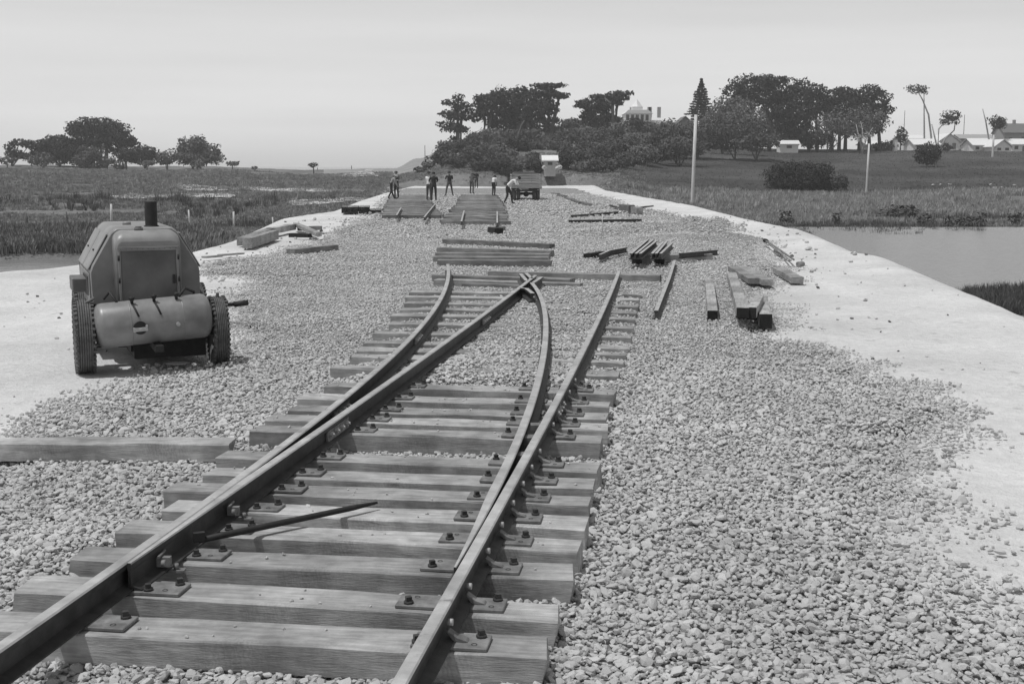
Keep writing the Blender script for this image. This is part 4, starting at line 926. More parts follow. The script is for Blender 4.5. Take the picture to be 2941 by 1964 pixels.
# ------------------------------------------------------------------ people
def person(loc, yaw, pose, shirt, trous, label, hat=None, height=1.75, tool=None):
    root = empty('person', loc, yaw); tag(root, label, 'person', 'track workers'); s = height / 1.75
    J = dict(pel=(0, 0, .95), che=(0, 0, 1.28), nek=(0, 0, 1.50), hea=(0, .02, 1.60), top=(0, .02, 1.72), shL=(-.19, 0, 1.43), shR=(.19, 0, 1.43), elL=(-.24, .02, 1.15), elR=(.24, .02, 1.15),
             haL=(-.22, .12, .92), haR=(.22, .12, .92), hiL=(-.10, 0, .92), hiR=(.10, 0, .92), knL=(-.12, .02, .50), knR=(.12, .02, .50), foL=(-.13, -.02, .07), foR=(.13, -.02, .07), toL=(-.14, .16, .04), toR=(.14, .16, .04))
    J.update(pose)
    R = dict(pel=.15, che=.16, nek=.065, hea=.095, top=.075, shL=.08, shR=.08, elL=.055, elR=.055, haL=.042, haR=.042, hiL=.105, hiR=.105, knL=.072, knR=.072, foL=.05, foR=.05, toL=.035, toR=.035)
    E = [('pel', 'che'), ('che', 'nek'), ('nek', 'hea'), ('hea', 'top'), ('che', 'shL'), ('che', 'shR'), ('shL', 'elL'), ('shR', 'elR'), ('elL', 'haL'), ('elR', 'haR'), ('pel', 'hiL'), ('pel', 'hiR'), ('hiL', 'knL'), ('hiR', 'knR'), ('knL', 'foL'), ('knR', 'foR'), ('foL', 'toL'), ('foR', 'toR')]
    K = list(J); me = bpy.data.meshes.new('body'); me.from_pydata([tuple(c * s for c in J[k]) for k in K], [(K.index(a), K.index(b)) for a, b in E], [])
    o = link('body', me); o.modifiers.new('skin', 'SKIN'); sv = me.skin_vertices[0].data
    for i, k in enumerate(K): sv[i].radius = (R[k] * s, R[k] * s * (.72 if k in ('pel', 'che') else 1)); sv[i].use_root = (k == 'pel')
    sd = o.modifiers.new('sub', 'SUBSURF'); sd.levels = 1; sd.render_levels = 1
    dg = bpy.context.evaluated_depsgraph_get(); m2 = bpy.data.meshes.new_from_object(o.evaluated_get(dg)); o.modifiers.clear(); o.data = m2
    m2.materials.clear()
    for m in (shirt, trous, M_SKIN, M_IRON): m2.materials.append(m)
    JV = {k: Vector(J[k]) * s for k in K}
    seg = {0: [('che', 'nek'), ('shL', 'elL'), ('shR', 'elR'), ('che', 'shL'), ('che', 'shR'), ('pel', 'che')], 1: [('pel', 'hiL'), ('pel', 'hiR'), ('hiL', 'knL'), ('hiR', 'knR'), ('knL', 'foL'), ('knR', 'foR')], 2: [('nek', 'hea'), ('hea', 'top'), ('elL', 'haL'), ('elR', 'haR')], 3: [('foL', 'toL'), ('foR', 'toR')]}
    for p in m2.polygons:
        c = p.center; best = (9, 0)
        for mi, ss in seg.items():
            for a, b in ss:
                A, B = JV[a], JV[b]; t = max(0, min(1, (c - A).dot(B - A) / (B - A).length_squared)); d = (c - A - (B - A) * t).length
                if mi == 0 and (a, b) == ('pel', 'che') and t < .15: d += .05
                if d < best[0]: best = (d, mi)
        p.material_index = best[1]; p.use_smooth = True
    o.parent = root
    for hk, ek in (('haL', 'elL'), ('haR', 'elR')):           # hand with palm and five fingers
        d = (JV[hk] - JV[ek]).normalized(); qd = d.to_track_quat('Z', 'Y'); hb = MB()
        hb.box((0, 0, .05), (.08, .03, .09))
        for f in range(4): hb.box((-.03 + .02 * f, .01, .125 - .006 * abs(f - 1.5)), (.016, .018, .075), rx=-.35, taper=.8)
        hb.box((.05, .005, .06), (.018, .02, .06), ry=.6, taper=.8)
        hb.v = [tuple(JV[hk] + qd @ Vector(v)) for v in hb.v]; hb.build('hand', M_SKIN, root)
    hd_ = JV['hea']; up = (JV['top'] - JV['hea']).normalized(); qh = up.to_track_quat('Z', 'Y')
    fwd = Vector((0, 1, 0))
    hr = MB()
    hr.lathe([(.02, .108), (.06, .110), (.11, .095), (.145, .06), (.158, .001)], n=14, axis='Z'); nm, mm = 'hair', M_HAIR
    if hat: hr = MB().lathe([(.06, .18), (.07, .18), (.075, .115), (.15, .10), (.175, .05), (.17, .001)], n=16, axis='Z'); nm, mm = 'hat', hat
    hr.v = [tuple(hd_ + qh @ Vector(v)) for v in hr.v]; hr.build(nm, mm, root)
    fc_ = MB(); fw = (qh @ Vector((0, 1, 0))) * (1 if (qh @ Vector((0, 1, 0))).y > 0 else -1)
    fc_.cyl(hd_ + up * .01 + fw * .09, hd_ + up * .03 + fw * .135, .02, 6, r2=.008); fc_.build('nose', M_SKIN, root)
    if tool:
        a, b = tool; t_ = MB().tube([a, (Vector(a) + Vector(b)) / 2, b], .018, 6); to_ = t_.build('long_tool', M_SLEEPD); to_.location = loc; to_.rotation_euler = (0, 0, yaw)
        tag(to_, 'long handled tool held by the ' + label.split(',')[0], 'tool')
    return root
def bent(f=.45, drop=.0):
    return dict(che=(0, .22 * f * 2, 1.22), nek=(0, .42 * f * 2, 1.36), hea=(0, .52 * f * 2, 1.40), top=(0, .60 * f * 2, 1.50), shL=(-.19, .36 * f * 2, 1.33), shR=(.19, .36 * f * 2, 1.33), elL=(-.20, .42 * f * 2 + .05, 1.05), elR=(.20, .42 * f * 2 + .05, 1.05), haL=(-.10, .5 * f * 2 + .1, .86), haR=(.10, .5 * f * 2 + .1, .86), pel=(0, -.04, .95))
stand = {}
spread = dict(foL=(-.28, 0, .07), foR=(.26, .05, .07), knL=(-.2, .03, .5), knR=(.18, .05, .5), toL=(-.36, .12, .04), toR=(.34, .15, .04))
hold = dict(elL=(-.26, .12, 1.18), elR=(.26, .12, 1.18), haL=(-.12, .36, 1.16), haR=(.10, .38, 1.10))
G = lambda px, py: at(px, py, ST + .02)
person(G(1124, 572), -PI / 2, {**bent(.30), **dict(foL=(-.12, .18, .07), foR=(.12, -.20, .07), toL=(-.12, .36, .04), toR=(.12, -.04, .04))}, M_SHIRTG, M_DARKC, 'left-most worker in a light shirt, stooping over the sleepers', M_SHIRTG)
person(G(1139, 570), 2.6, hold, M_DARKC, M_DARKC, 'dark clothed worker in a hat, close beside the left-most stooping one', M_DARKC)
person(G(1232, 576), -.5, hold, M_SHIRTW, M_TROUS, 'white shirted worker partly behind the dark figure on the left row', M_HAIR)
person(G(1246, 577), .2, {**hold}, M_DARKC, M_DARKC, 'tall dark clothed worker standing at the inner end of the left row')
person(G(1291, 563), .3, {**spread, **hold, **dict(haR=(-.15, .35, 1.25), haL=(-.35, .28, 1.45))}, M_DARKC, M_TROUS, 'worker with legs wide apart between the two rows, holding a tool up', None, tool=((-.75, .35, 1.55), (.35, .35, 1.0)))
person(G(1355, 557), -.6, {**bent(.12), **hold}, M_TROUS, M_TROUS, 'worker standing near the middle of the right row', M_DARKC)
person(at(1368, 541, .1), .4, {}, M_DARKC, M_DARKC, 'small farthest worker behind the right row of sleepers')
person(G(1418, 563), -.9, {**bent(.10)}, M_SHIRTW, M_DARKC, 'light shirted worker at the right end of the right row', None, 1.65)
person(at(1457, 586, .05), -PI / 2 - .25, {**bent(.62), **dict(foL=(-.12, .25, .07), foR=(.12, -.15, .07), toL=(-.12, .42, .04), toR=(.12, .02, .04), knL=(-.12, .22, .5), knR=(.12, .05, .5))}, M_SHIRTW, M_DARKC, 'white shirted worker bending low beside the back of the truck', None, 1.85)

# ------------------------------------------------------------------ truck seen from behind
tc_ = at(1513, 577, .0); trk = empty('truck', tc_, .03); tag(trk, 'old truck with a slatted stock crate, parked facing away on the ballast', 'truck')
tw = .95
for sx in (-1, 1):
    for y_, dual in ((.9, True), (4.1, False)):
        we = empty('wheel', (sx * .78, y_, .40)); we.parent = trk
        for k_ in ((0, -.26) if dual else (0,)):
            MB().lathe([(-.1, .22), (-.11, .34), (-.09, .39), (.09, .39), (.11, .34), (.1, .22)], (sx * .0 + sx * k_, 0, 0), n=24).build('tyre', M_RUBBER, we)
        MB().lathe([(-.06, .23), (-.03, .1), (-.08, .001)], n=16).lathe([(.06, .23), (.03, .1), (.08, .001)], n=16).build('rim', M_HUB, we)
c_ = MB()
for sx in (-1, 1): c_.box((sx * .38, 2.4, .68), (.09, 5.0, .16))
c_.box((0, .9, .42), (1.3, .12, .12)).box((0, 4.1, .42), (1.3, .1, .1)).lathe([(-.18, .001), (-.14, .14), (0, .18), (.14, .14), (.18, .001)], (0, .9, .42), n=14).box((0, .02, .68), (1.7, .08, .14))
c_.build('chassis', M_IRON, trk)
tr_ = MB().box((0, 1.9, .88), (2.0, 3.9, .10)); tr_.build('tray', M_TRUCKB, trk)
for sx in (-1, 1): MB().box((sx * .78, .92, .80), (.46, 1.0, .05)).build('mudguard', M_IRON, trk)
for i in range(5):
    z_ = 1.02 + i * .165
    MB().box((0, -.02, z_), (1.96 - (.35 if i == 4 else 0), .03, .105)).build('slat', M_TRUCKB, trk)
for i in range(5):
    z_ = 1.02 + i * .165
    for sx in (-1, 1): MB().box((sx * .98, 1.9, z_), (.03, 3.8, .105)).build('slat', M_TRUCKB, trk)
    MB().box((0, 3.82, z_), (1.96, .03, .105)).build('slat', M_TRUCKB, trk)
for sx in (-1, -.35, .35, 1): MB().box((sx * .93, .02, 1.33), (.05, .05, .85)).build('upright', M_TRUCKC, trk)
ld = MB().box((0, 1.9, 1.02), (1.7, 3.4, .18)).box((.1, 2.0, 1.17), (1.3, 3.0, .12)); ld.build('load_floor', M_SLEEPD, trk)
cb = MB().prism(rr_poly(.80, .7, 1.86, .16), 4.0, 5.1); cb.box((0, 5.6, 1.0), (1.1, 1.1, .55)); cb.build('cab', M_TRUCKC, trk)
MB().box((0, 3.99, 1.62), (.7, .02, .24)).build('rear_window', M_GLASS, trk)
for sx in (-1, 1): MB().box((sx * .75, -.04, .72), (.12, .04, .08)).build('tail_lamp', M_HUB, trk)

# ------------------------------------------------------------------ fence posts and poles
def onl(px, D): x = (px - CX) / F * D * .9905; return Vector((x, D, float(land_cut(np.array([x]), np.array([D]))[0])))
def post(px, ytop, D, r, label, name='fence_post', cat='post', group=None, m=M_POST, lean=0, ybase=None):
    g_ = onl(px, D); t_ = atD(px, ytop, D)
    if ybase: g_.z = atD(px, ybase, D).z
    o = MB().tube([(0, 0, -.4), (0, 0, 0), (lean / 2, 0, (t_.z - g_.z) / 2), (lean, 0, t_.z - g_.z)], [r, r, r * .95, r * .85], 9).build(name, m, None, g_)
    return tag(o, label, cat, group)
FP = [(69, 614, 661, .07, M_BARK, 'darkest fence post, left-most on the marsh'), (186, 608, 643, .04, M_BARK, 'thin faint fence post second from the left on the marsh'), (314, 586, 640, .07, M_POST, 'pale stout fence post just left of the compressor stack'),
      (540, 603, 650, .045, M_POST, 'slim pale fence post first to the right of the compressor'), (667, 608, 655, .055, M_POST, 'pale fence post second to the right of the compressor'), (780, 624, 650, .045, M_POST, 'thin pale fence post beside the verge timbers'), (880, 618, 640, .06, M_POST, 'faint last fence post before the end-on stack')]
for px, y0, y1, r_, m_, lab in FP: post(px, y0 , 3.1 * F / (y1 - 480), r_, lab, group='marsh fence posts', m=m_, lean=random.uniform(-.05, .05))
p1 = post(1990, 330, 96, .14, 'tall pale wooden pole standing beside the white road', 'utility_pole', 'pole', ybase=600, lean=.14)
cb_ = MB().box((0, 0, atD(1990, 345, 96).z - p1.location.z), (.5, .1, .1), ry=.35); cb_.build('brace', M_BARK, p1)
post(2490, 413, 130, .11, 'thin pale pole standing at the foot of the grass hill', 'utility_pole', 'pole', ybase=567, lean=.1)
post(2848, 388, 205, .18, 'short pale pole near the crest of the hill beside the right-hand houses', 'utility_pole', 'pole')
post(2567, 402, 235, .5, 'white stub pillar in the house row on the crest', 'stone_pillar', 'pillar', m=M_WALLW)
post(2591, 318, 300, .08, 'very thin distant mast above the houses', 'distant_mast', 'mast', m=M_BARK)
post(2762, 330, 300, .08, 'thin distant mast right of the leaning tufted tree', 'distant_mast', 'mast', m=M_BARK)
for i, px in enumerate((912, 1010)): post(px, 482 - 6 * i, 300, .1, ['left', 'right'][i] + ' of two tiny marker poles on the far shore', 'marker_pole', 'pole', m=M_BARK)

# ------------------------------------------------------------------ trees and bushes
def leaf_mesh(blobs, leaf, dens, seed, flat=.0):
    r = np.random.default_rng(seed); V = []; n_tot = 0
    for cx, cy, cz, rx, ry, rz in blobs:
        n = int(3.0 * dens * (rx * rz + rx * ry + ry * rz) / (leaf * leaf)); n = max(n, 40)
        d = r.normal(size=(n, 3)); d /= np.linalg.norm(d, axis=1)[:, None]
        rad = r.uniform(.25, 1.0, n) ** .45
        lump = 1 + .42 * (np.sin(d[:, 0] * 4.2 + cx * 1.7 + 2 * d[:, 2]) * np.sin(d[:, 2] * 5.1 + cz) + .5 * np.sin(d[:, 1] * 6 + d[:, 0] * 7 + cx))  * .5
        p = d * (rad * lump)[:, None] * np.array([rx, ry, rz]) + np.array([cx, cy, cz])
        nm = d * .8 + r.normal(size=(n, 3)) * .55 + np.array([0, 0, .25]); nm /= np.linalg.norm(nm, axis=1)[:, None]
        up = r.normal(size=(n, 3)); t1 = np.cross(nm, up); t1 /= np.linalg.norm(t1, axis=1)[:, None] + 1e-9; t2 = np.cross(nm, t1)
        s_ = leaf * r.uniform(.5, 1.25, n)[:, None]; s2 = s_ * r.uniform(.35, .9, n)[:, None]
        V.append(np.stack([p - t1 * s_, p - t2 * s2 * .7 + t1 * s_ * .2, p + t1 * s_, p + t2 * s2], 1))
    V = np.concatenate(V); n = len(V); co = V.reshape(-1, 3)
    me = bpy.data.meshes.new('crown'); me.vertices.add(n * 4); me.vertices.foreach_set('co', co.ravel()); me.loops.add(n * 4); me.loops.foreach_set('vertex_index', np.arange(n * 4, dtype=np.int32))
    me.polygons.add(n); me.polygons.foreach_set('loop_start', np.arange(0, n * 4, 4, dtype=np.int32)); me.polygons.foreach_set('loop_total', np.full(n, 4, np.int32)); me.update(calc_edges=True)
    return me
TRI = [0]
def plant(name, zoom, blobs, D, label, cat, m=M_LEAF, trunks=(), group=None, leaf=.42, dens=1.5, mt=M_BARK, tr=.35, depth=1.0, gz=None, grow_=1.36):
    """zoom = (ox, oy, s): pixel frame in which blobs (cx,cy,rx,ry) and trunks [(x,y),...] were read"""
    ox, oy, s = zoom; k = D / F
    cxs = [b[0] for b in blobs]; bx = ox + s * sum(cxs) / len(cxs)
    g_ = onl(bx, D); root = empty(name, g_); tag(root, label, cat, group)
    W = []; r = random.Random(len(label) * 7 + int(bx))
    for cx, cy, rx, ry in blobs:
        p = atD(ox + s * cx, oy + s * cy, D) - g_; RX = max(rx * s * k * grow_, .15); RZ = max(ry * s * k * grow_, .12)
        W.append((p.x, p.y + r.uniform(-.3, .3) * RX, p.z, RX, RX * .85 * depth, RZ))
    me = leaf_mesh(W, leaf * .8 * D / 230, dens, int(bx) + 5); me.materials.append(m); link('crown', me, root); TRI[0] += len(me.polygons) * 2
    for tpts in trunks:
        P = [atD(ox + s * x, oy + s * y, D) - g_ for x, y in tpts]; P[0].z = min(P[0].z, .0) - .3
        n = len(P); mb = MB(); mb.tube(P, [tr * (1 - .6 * i / max(1, n - 1)) for i in range(n)], 7); 
        mb.build('trunk', mt, root)
    if not trunks:
        mb = MB(); mb.tube([(W[0][0], 0, -.3), (W[0][0], W[0][1], W[0][2])], [.14, .07], 6)
        for w_ in W[1:3]: mb.tube([(W[0][0], 0, -.1), (w_[0], w_[1], w_[2])], [.12, .05], 6)
        mb.build('trunk', mt, root)
    return root
Z5 = (1150, 200, .3407); Z6 = (1900, 180, .4434); Z4 = (0, 300, .3833)
TG = 'trees on the wooded knoll'
plant('cypress_tree', Z5, [(490, 235, 40, 28), (385, 275, 30, 20), (460, 290, 60, 35), (550, 320, 50, 40), (500, 350, 70, 40), (400, 375, 60, 22), (470, 400, 80, 28), (400, 465, 75, 22), (460, 500, 90, 26), (520, 510, 40, 20), (450, 578, 36, 12), (570, 405, 34, 14)], 225,
      'tall slim twin-trunked tree standing alone at the left end of the knoll', 'tree', trunks=[[(482, 640), (484, 500), (480, 330), (490, 240)], [(512, 640), (508, 480), (520, 350)]], tr=.45, dens=1.1)
plant('cypress_tree', Z5, [(740, 270, 90, 45), (660, 330, 60, 50), (640, 400, 50, 32), (740, 350, 80, 40), (820, 225, 80, 42), (700, 245, 60, 26)], 228, 'rounded dark tree with a bare curved trunk, second from the left on the knoll', 'tree', trunks=[[(705, 540), (712, 430), (700, 340)], [(712, 450), (770, 370)]], tr=.4)
plant('cypress_tree', Z5, [(900, 260, 100, 80), (1010, 200, 65, 50), (960, 330, 120, 80), (1050, 290, 80, 80), (850, 380, 110, 60), (1000, 420, 110, 50), (880, 470, 110, 45), (1010, 490, 110, 45), (780, 440, 60, 40)], 232, 'broad dense cypress in the middle of the knoll', 'tree', trunks=[[(960, 560), (960, 400)]], tr=.5)
plant('cypress_tree', Z5, [(1250, 138, 105, 16), (1190, 190, 100, 36), (1150, 240, 80, 45), (1300, 212, 90, 14), (1200, 300, 100, 40), (1340, 235, 55, 10), (1150, 345, 90, 40), (1260, 350, 60, 32), (1290, 430, 50, 24), (1120, 410, 90, 40), (1160, 470, 90, 40)], 226, 'tallest flat-topped cypress with layered limbs near the middle of the knoll', 'tree',
      trunks=[[(1255, 560), (1250, 430), (1260, 250), (1250, 150)], [(1245, 430), (1180, 260)], [(1258, 300), (1340, 225)]], tr=.5)
plant('cypress_tree', Z5, [(1860, 203, 85, 16), (1850, 245, 65, 16), (1820, 285, 50, 16)], 228, 'right-most flat-topped cypress left of the pale mansion', 'tree', trunks=[[(1822, 480), (1820, 340), (1850, 220)], [(1795, 470), (1790, 300), (1720, 240)]], tr=.38)
plant('cypress_tree', Z5, [(1690, 225, 75, 14), (1740, 258, 80, 20), (1600, 285, 95, 28), (1530, 310, 60, 14), (1650, 335, 85, 36), (1580, 390, 60, 36), (1720, 310, 65, 26), (1640, 430, 90, 45), (1740, 390, 60, 40)], 230, 'wide spreading cypress with ragged plates beside the right-most flat-topped one', 'tree', trunks=[[(1640, 470), (1640, 320)], [(1650, 360), (1560, 300)]], tr=.4)
bush_spec = [(440, 660, 100, 60), (370, 740, 85, 60), (480, 770, 95, 60), (560, 650, 85, 60), (660, 590, 100, 60), (630, 720, 100, 70), (640, 810, 55, 55), (770, 560, 95, 55), (770, 690, 110, 75), (750, 800, 75, 65), (870, 620, 95, 60), (880, 740, 100, 75), (850, 830, 85, 55), (950, 555, 80, 50), (1000, 650, 95, 70), (1010, 800, 105, 65), (940, 860, 85, 45), (1100, 560, 85, 55), (1120, 640, 90, 60), (1110, 770, 60, 70), (1160, 830, 45, 50),
             (1230, 610, 90, 60), (1340, 640, 95, 60), (1400, 570, 90, 60), (1300, 520, 90, 50), (1450, 470, 100, 50), (1410, 710, 80, 70), (1430, 790, 85, 65), (1540, 550, 95, 70), (1600, 640, 105, 80), (1560, 750, 105, 75), (1540, 820, 85, 45), (1650, 470, 95, 55), (1760, 440, 105, 55), (1700, 570, 115, 75), (1720, 690, 115, 75), (1660, 800, 105, 55), (1790, 800, 65, 50), (1860, 530, 105, 75), (1860, 660, 115, 85), (1910, 760, 105, 60), (1990, 480, 105, 65), (2000, 610, 125, 75), (2050, 710, 120, 70), (2110, 510, 95, 55), (2170, 600, 115, 75), (2200, 700, 105, 60), (2290, 570, 95, 70), (2300, 660, 95, 75), (2330, 510, 60, 45)]
where = ['left slope', 'foot', 'middle', 'right slope']
def bkey(b): return ('left third' if b[0] < 950 else ('middle' if b[0] < 1600 else 'right third'), 'foot' if b[1] > 750 else ('lower half' if b[1] > 640 else ('upper half' if b[1] > 540 else 'crest')))
BR = [sorted([c[0] for c in bush_spec if bkey(c) == bkey(b)]).index(b[0]) for b in bush_spec]
for i, (cx, cy, rx, ry) in enumerate(bush_spec):
    Dd = np.interp(cy + ry, [520, 620, 720, 850, 900], [240, 215, 190, 160, 150]); sub = []
    r = random.Random(i * 3 + 1)
    for _ in range(6): sub.append((cx + r.uniform(-.45, .45) * rx, cy + r.uniform(-.35, .3) * ry, rx * r.uniform(.5, .75), ry * r.uniform(.5, .75)))
    col_ = 'left third' if cx < 950 else ('middle' if cx < 1600 else 'right third'); row_ = 'foot' if cy > 750 else ('lower half' if cy > 640 else ('upper half' if cy > 540 else 'crest'))
    plant('bush', Z5, sub + [(cx, cy, rx * .95, ry * .9)], Dd, 'knoll bush, %s, %s, %s from the left' % (row_, col_, (ORD[BR[i]] or 'first')), 'bush', m=[M_LEAF2, M_LEAF2, M_LEAF, M_LEAF3][r.choice([0, 0, 1, 1, 2, 3])], group='bushes on the %s of the knoll, %s' % (row_, col_), leaf=.34, dens=1.1, grow_=1.25)
plant('bush', Z5, [(260, 775, 42, 38), (235, 810, 50, 26)], 190, 'small dark bush at the extreme left foot of the knoll', 'bush', m=M_LEAF2)
plant('bush', Z5, [(165, 845, 40, 18), (190, 850, 30, 14)], 185, 'tiny low shrub left of the knoll foot', 'bush', m=M_LEAF2)
tag(MB().cyl((0, 0, 0), (0, 0, 3.8), .05, 6).build('utility_pole', M_BARK, None, onl(1221, 190)), 'thin pole in front of the left foot of the knoll', 'pole')
# dead leaning trunk on the knoll
dt = MB(); P = [atD(1150 + .3407 * x, 200 + .3407 * y, 205) for x, y in ((965, 640), (1000, 540), (1020, 470), (1045, 430))]; dt.tube([p - P[0] for p in P], [.28, .22, .16, .1], 6); tag(dt.build('dead_trunk', M_BARK, None, P[0]), 'bare leaning dead trunk among the knoll bushes', 'dead tree')
# right-hand trees
for i, (bl, D_, lab) in enumerate([([(60, 470, 85, 60), (20, 450, 60, 60), (120, 500, 80, 50)], 200, 'bush just left of the tall pole foot'),
     ([(120, 540, 110, 50), (40, 570, 60, 55), (190, 545, 70, 45)], 180, 'low dark bush at the left foot of the gabled house'),
     ([(240, 450, 110, 60), (250, 510, 120, 55), (170, 480, 80, 50)], 200, 'broad bush directly behind the tall pole'),
     ([(400, 330, 80, 70), (480, 310, 100, 70), (360, 400, 90, 70), (520, 370, 110, 80)], 215, 'pale domed tree left of the dark cypress row'),
     ([(480, 430, 140, 80), (400, 500, 110, 55)], 200, 'bush below the pale domed tree'),
     ([(620, 440, 100, 75), (650, 505, 105, 45), (560, 510, 90, 45)], 196, 'dark bush left of the small white shed')]):
    plant('bush', Z6, bl, D_, lab, 'bush' if i != 3 else 'tree', m=M_LEAF3 if i == 3 else M_LEAF2, leaf=.36, dens=1.3)
# norfolk pine
def pine():
    D = 240; g_ = onl(2009, D); root = empty('norfolk_pine', g_); tag(root, 'symmetrical conical pine with tiered branches left of the cypress row', 'pine tree')
    zt_ = atD(2009, 232, D).z - g_.z; zb_ = atD(2009, 345, D).z - g_.z; bl = []
    r = random.Random(4)
    for t in range(17):
        f = t / 16; z = zb_ + (zt_ - zb_) * f; rad = (1 - f) * 2.9 * (1 - .25 * (f < .12)) + .15
        for j in range(7):
            a = j * 2 * PI / 7 + t; rad = ((1 - f) * 2.9 * (1 - .25 * (f < .12)) + .15) * r.uniform(.72, 1.15)
            for q_ in (.45, .85): bl.append((math.cos(a) * rad * q_, math.sin(a) * rad * q_, z + .25 * q_, rad * .24, rad * .24, .12))
    me = leaf_mesh(bl, .22, .9, 3); me.materials.append(M_LEAF); link('crown', me, root)
    MB().tube([(0, 0, -.3), (0, 0, zt_ * .6), (0, 0, zt_)], [.35, .2, .04], 7).build('trunk', M_BARK, root)
pine()
CY_ = [([(480, 190, 75, 45), (600, 140, 110, 50), (700, 120, 100, 26), (650, 210, 110, 50), (560, 230, 80, 40)], 'left-most cypress of the dark row on the hill, spreading widest', [[(700, 540), (690, 330), (620, 200)]]),
       ([(780, 200, 100, 55), (900, 160, 50, 40), (880, 230, 95, 55), (820, 310, 110, 60), (800, 420, 60, 70)], 'second cypress from the left in the dark row, crown reaching the ground', [[(830, 520), (820, 300)]]),
       ([(1000, 190, 60, 40), (1000, 260, 80, 50), (900, 340, 90, 50), (960, 480, 110, 50), (1020, 500, 90, 40), (880, 480, 70, 40)], 'middle cypress of the dark row with low skirts', [[(1010, 520), (1000, 260)], [(960, 520), (930, 350)]]),
       ([(1100, 220, 85, 42), (1180, 190, 55, 25), (1100, 290, 95, 45), (1180, 270, 90, 50), (1120, 360, 90, 50), (1180, 420, 70, 40)], 'fourth cypress of the dark row, trunks showing below', [[(1105, 520), (1110, 300)], [(1150, 520), (1160, 300)], [(1190, 520), (1200, 290)]]),
       ([(1350, 198, 80, 42), (1400, 240, 75, 50), (1300, 290, 85, 42), (1440, 300, 50, 26), (1260, 240, 60, 40), (1280, 350, 80, 45), (1370, 350, 80, 50), (1330, 430, 90, 35)], 'right-most cypress of the dark row with bare trunks below', [[(1280, 520), (1300, 300)], [(1350, 520), (1340, 300)], [(1420, 480), (1400, 300)]])]
for bl, lab, tr_s in CY_: plant('cypress_tree', Z6, bl, 235, lab, 'tree', m=M_LEAF, trunks=tr_s, group='cypress row on the right hill', dens=1.3, tr=.4)
plant('tree', Z6, [(1080, 400, 80, 60), (1180, 380, 90, 70), (1300, 370, 100, 60), (1390, 380, 70, 60), (1240, 440, 90, 40)], 228, 'pale twiggy low trees in front of the cypress trunks', 'tree', m=M_LEAF3, dens=.55, leaf=.34)
plant('tree', Z6, [(780, 380, 90, 80), (720, 300, 70, 60), (880, 400, 90, 60), (760, 470, 80, 50)], 236, 'dark dense undergrowth filling the gap below the left-most cypresses', 'tree', m=M_LEAF, dens=1.2, leaf=.38)
plant('tall_tree', Z6, [(1660, 165, 55, 16), (1640, 185, 30, 14), (1695, 185, 25, 16)], 260, 'very tall wispy tree with a small tuft on thin bare stems', 'tree', m=M_LEAF2, trunks=[[(1760, 560), (1730, 340), (1690, 240), (1655, 180)], [(1715, 330), (1700, 190)]], tr=.22, mt=M_BARKP, leaf=.3, dens=.7)
plant('tall_tree', Z6, [(1880, 345, 48, 28), (1845, 380, 30, 20), (1900, 375, 24, 20)], 255, 'leaning tree with one tufted head on a bent pale stem', 'tree', m=M_LEAF, trunks=[[(1800, 570), (1840, 490), (1895, 440), (1905, 370)], [(1790, 560), (1795, 430), (1850, 370)]], tr=.22, mt=M_BARKP, leaf=.32, dens=1)
plant('tall_tree', Z6, [(2170, 385, 44, 30), (2200, 400, 30, 22)], 255, 'small dark-headed tree above the right-hand houses', 'tree', m=M_LEAF, trunks=[[(2140, 600), (2145, 450), (2165, 390)], [(2142, 460), (2100, 380), (2080, 300)]], tr=.2, mt=M_BARKP, leaf=.3)
plant('gum_tree', Z6, [(1720, 565, 60, 34), (1690, 610, 42, 36), (1765, 600, 36, 32), (1740, 640, 28, 22)], 185, 'lone small tree with a pale trunk standing on the open hillside', 'tree', m=M_LEAF, trunks=[[(1775, 755), (1776, 680), (1765, 610)], [(1778, 690), (1790, 560), (1750, 400)]], tr=.22, mt=M_BARKP, leaf=.3)
plant('bare_tree', Z6, [(1300, 500, 30, 20), (1340, 470, 30, 18), (1260, 480, 28, 16)], 225, 'pale leafless tree with forked twigs before the cypress row', 'tree', m=M_BARKP, trunks=[[(1300, 580), (1290, 520), (1250, 460)], [(1297, 545), (1330, 480), (1370, 420)], [(1295, 530), (1300, 440), (1290, 380)], [(1310, 500), (1260, 400)]], tr=.14, mt=M_BARKP, leaf=.22, dens=.35)
plant('bush', Z6, [(850, 715, 130, 55), (950, 730, 130, 65), (1040, 760, 90, 60), (760, 760, 70, 60), (860, 780, 120, 55), (960, 790, 100, 45)], 142, 'big dark domed bush alone on the lower hillside', 'bush', m=M_LEAF, leaf=.32, dens=1.5)
plant('bush', Z6, [(1150, 770, 48, 42), (1175, 790, 30, 26)], 140, 'small bush touching the right side of the big domed bush', 'bush', m=M_LEAF2, leaf=.3)
plant('bush', Z6, [(1850, 550, 28, 18)], 236, 'little round garden shrub in front of the middle houses', 'bush', m=M_LEAF)
plant('bush', Z6, [(1440, 545, 60, 22), (1490, 535, 30, 26)], 236, 'low garden hedge left of the white pillar', 'bush', m=M_LEAF2)
plant('bush', Z6, [(1550, 470, 30, 40)], 262, 'upright dark shrub behind the house roofs', 'bush', m=M_LEAF)
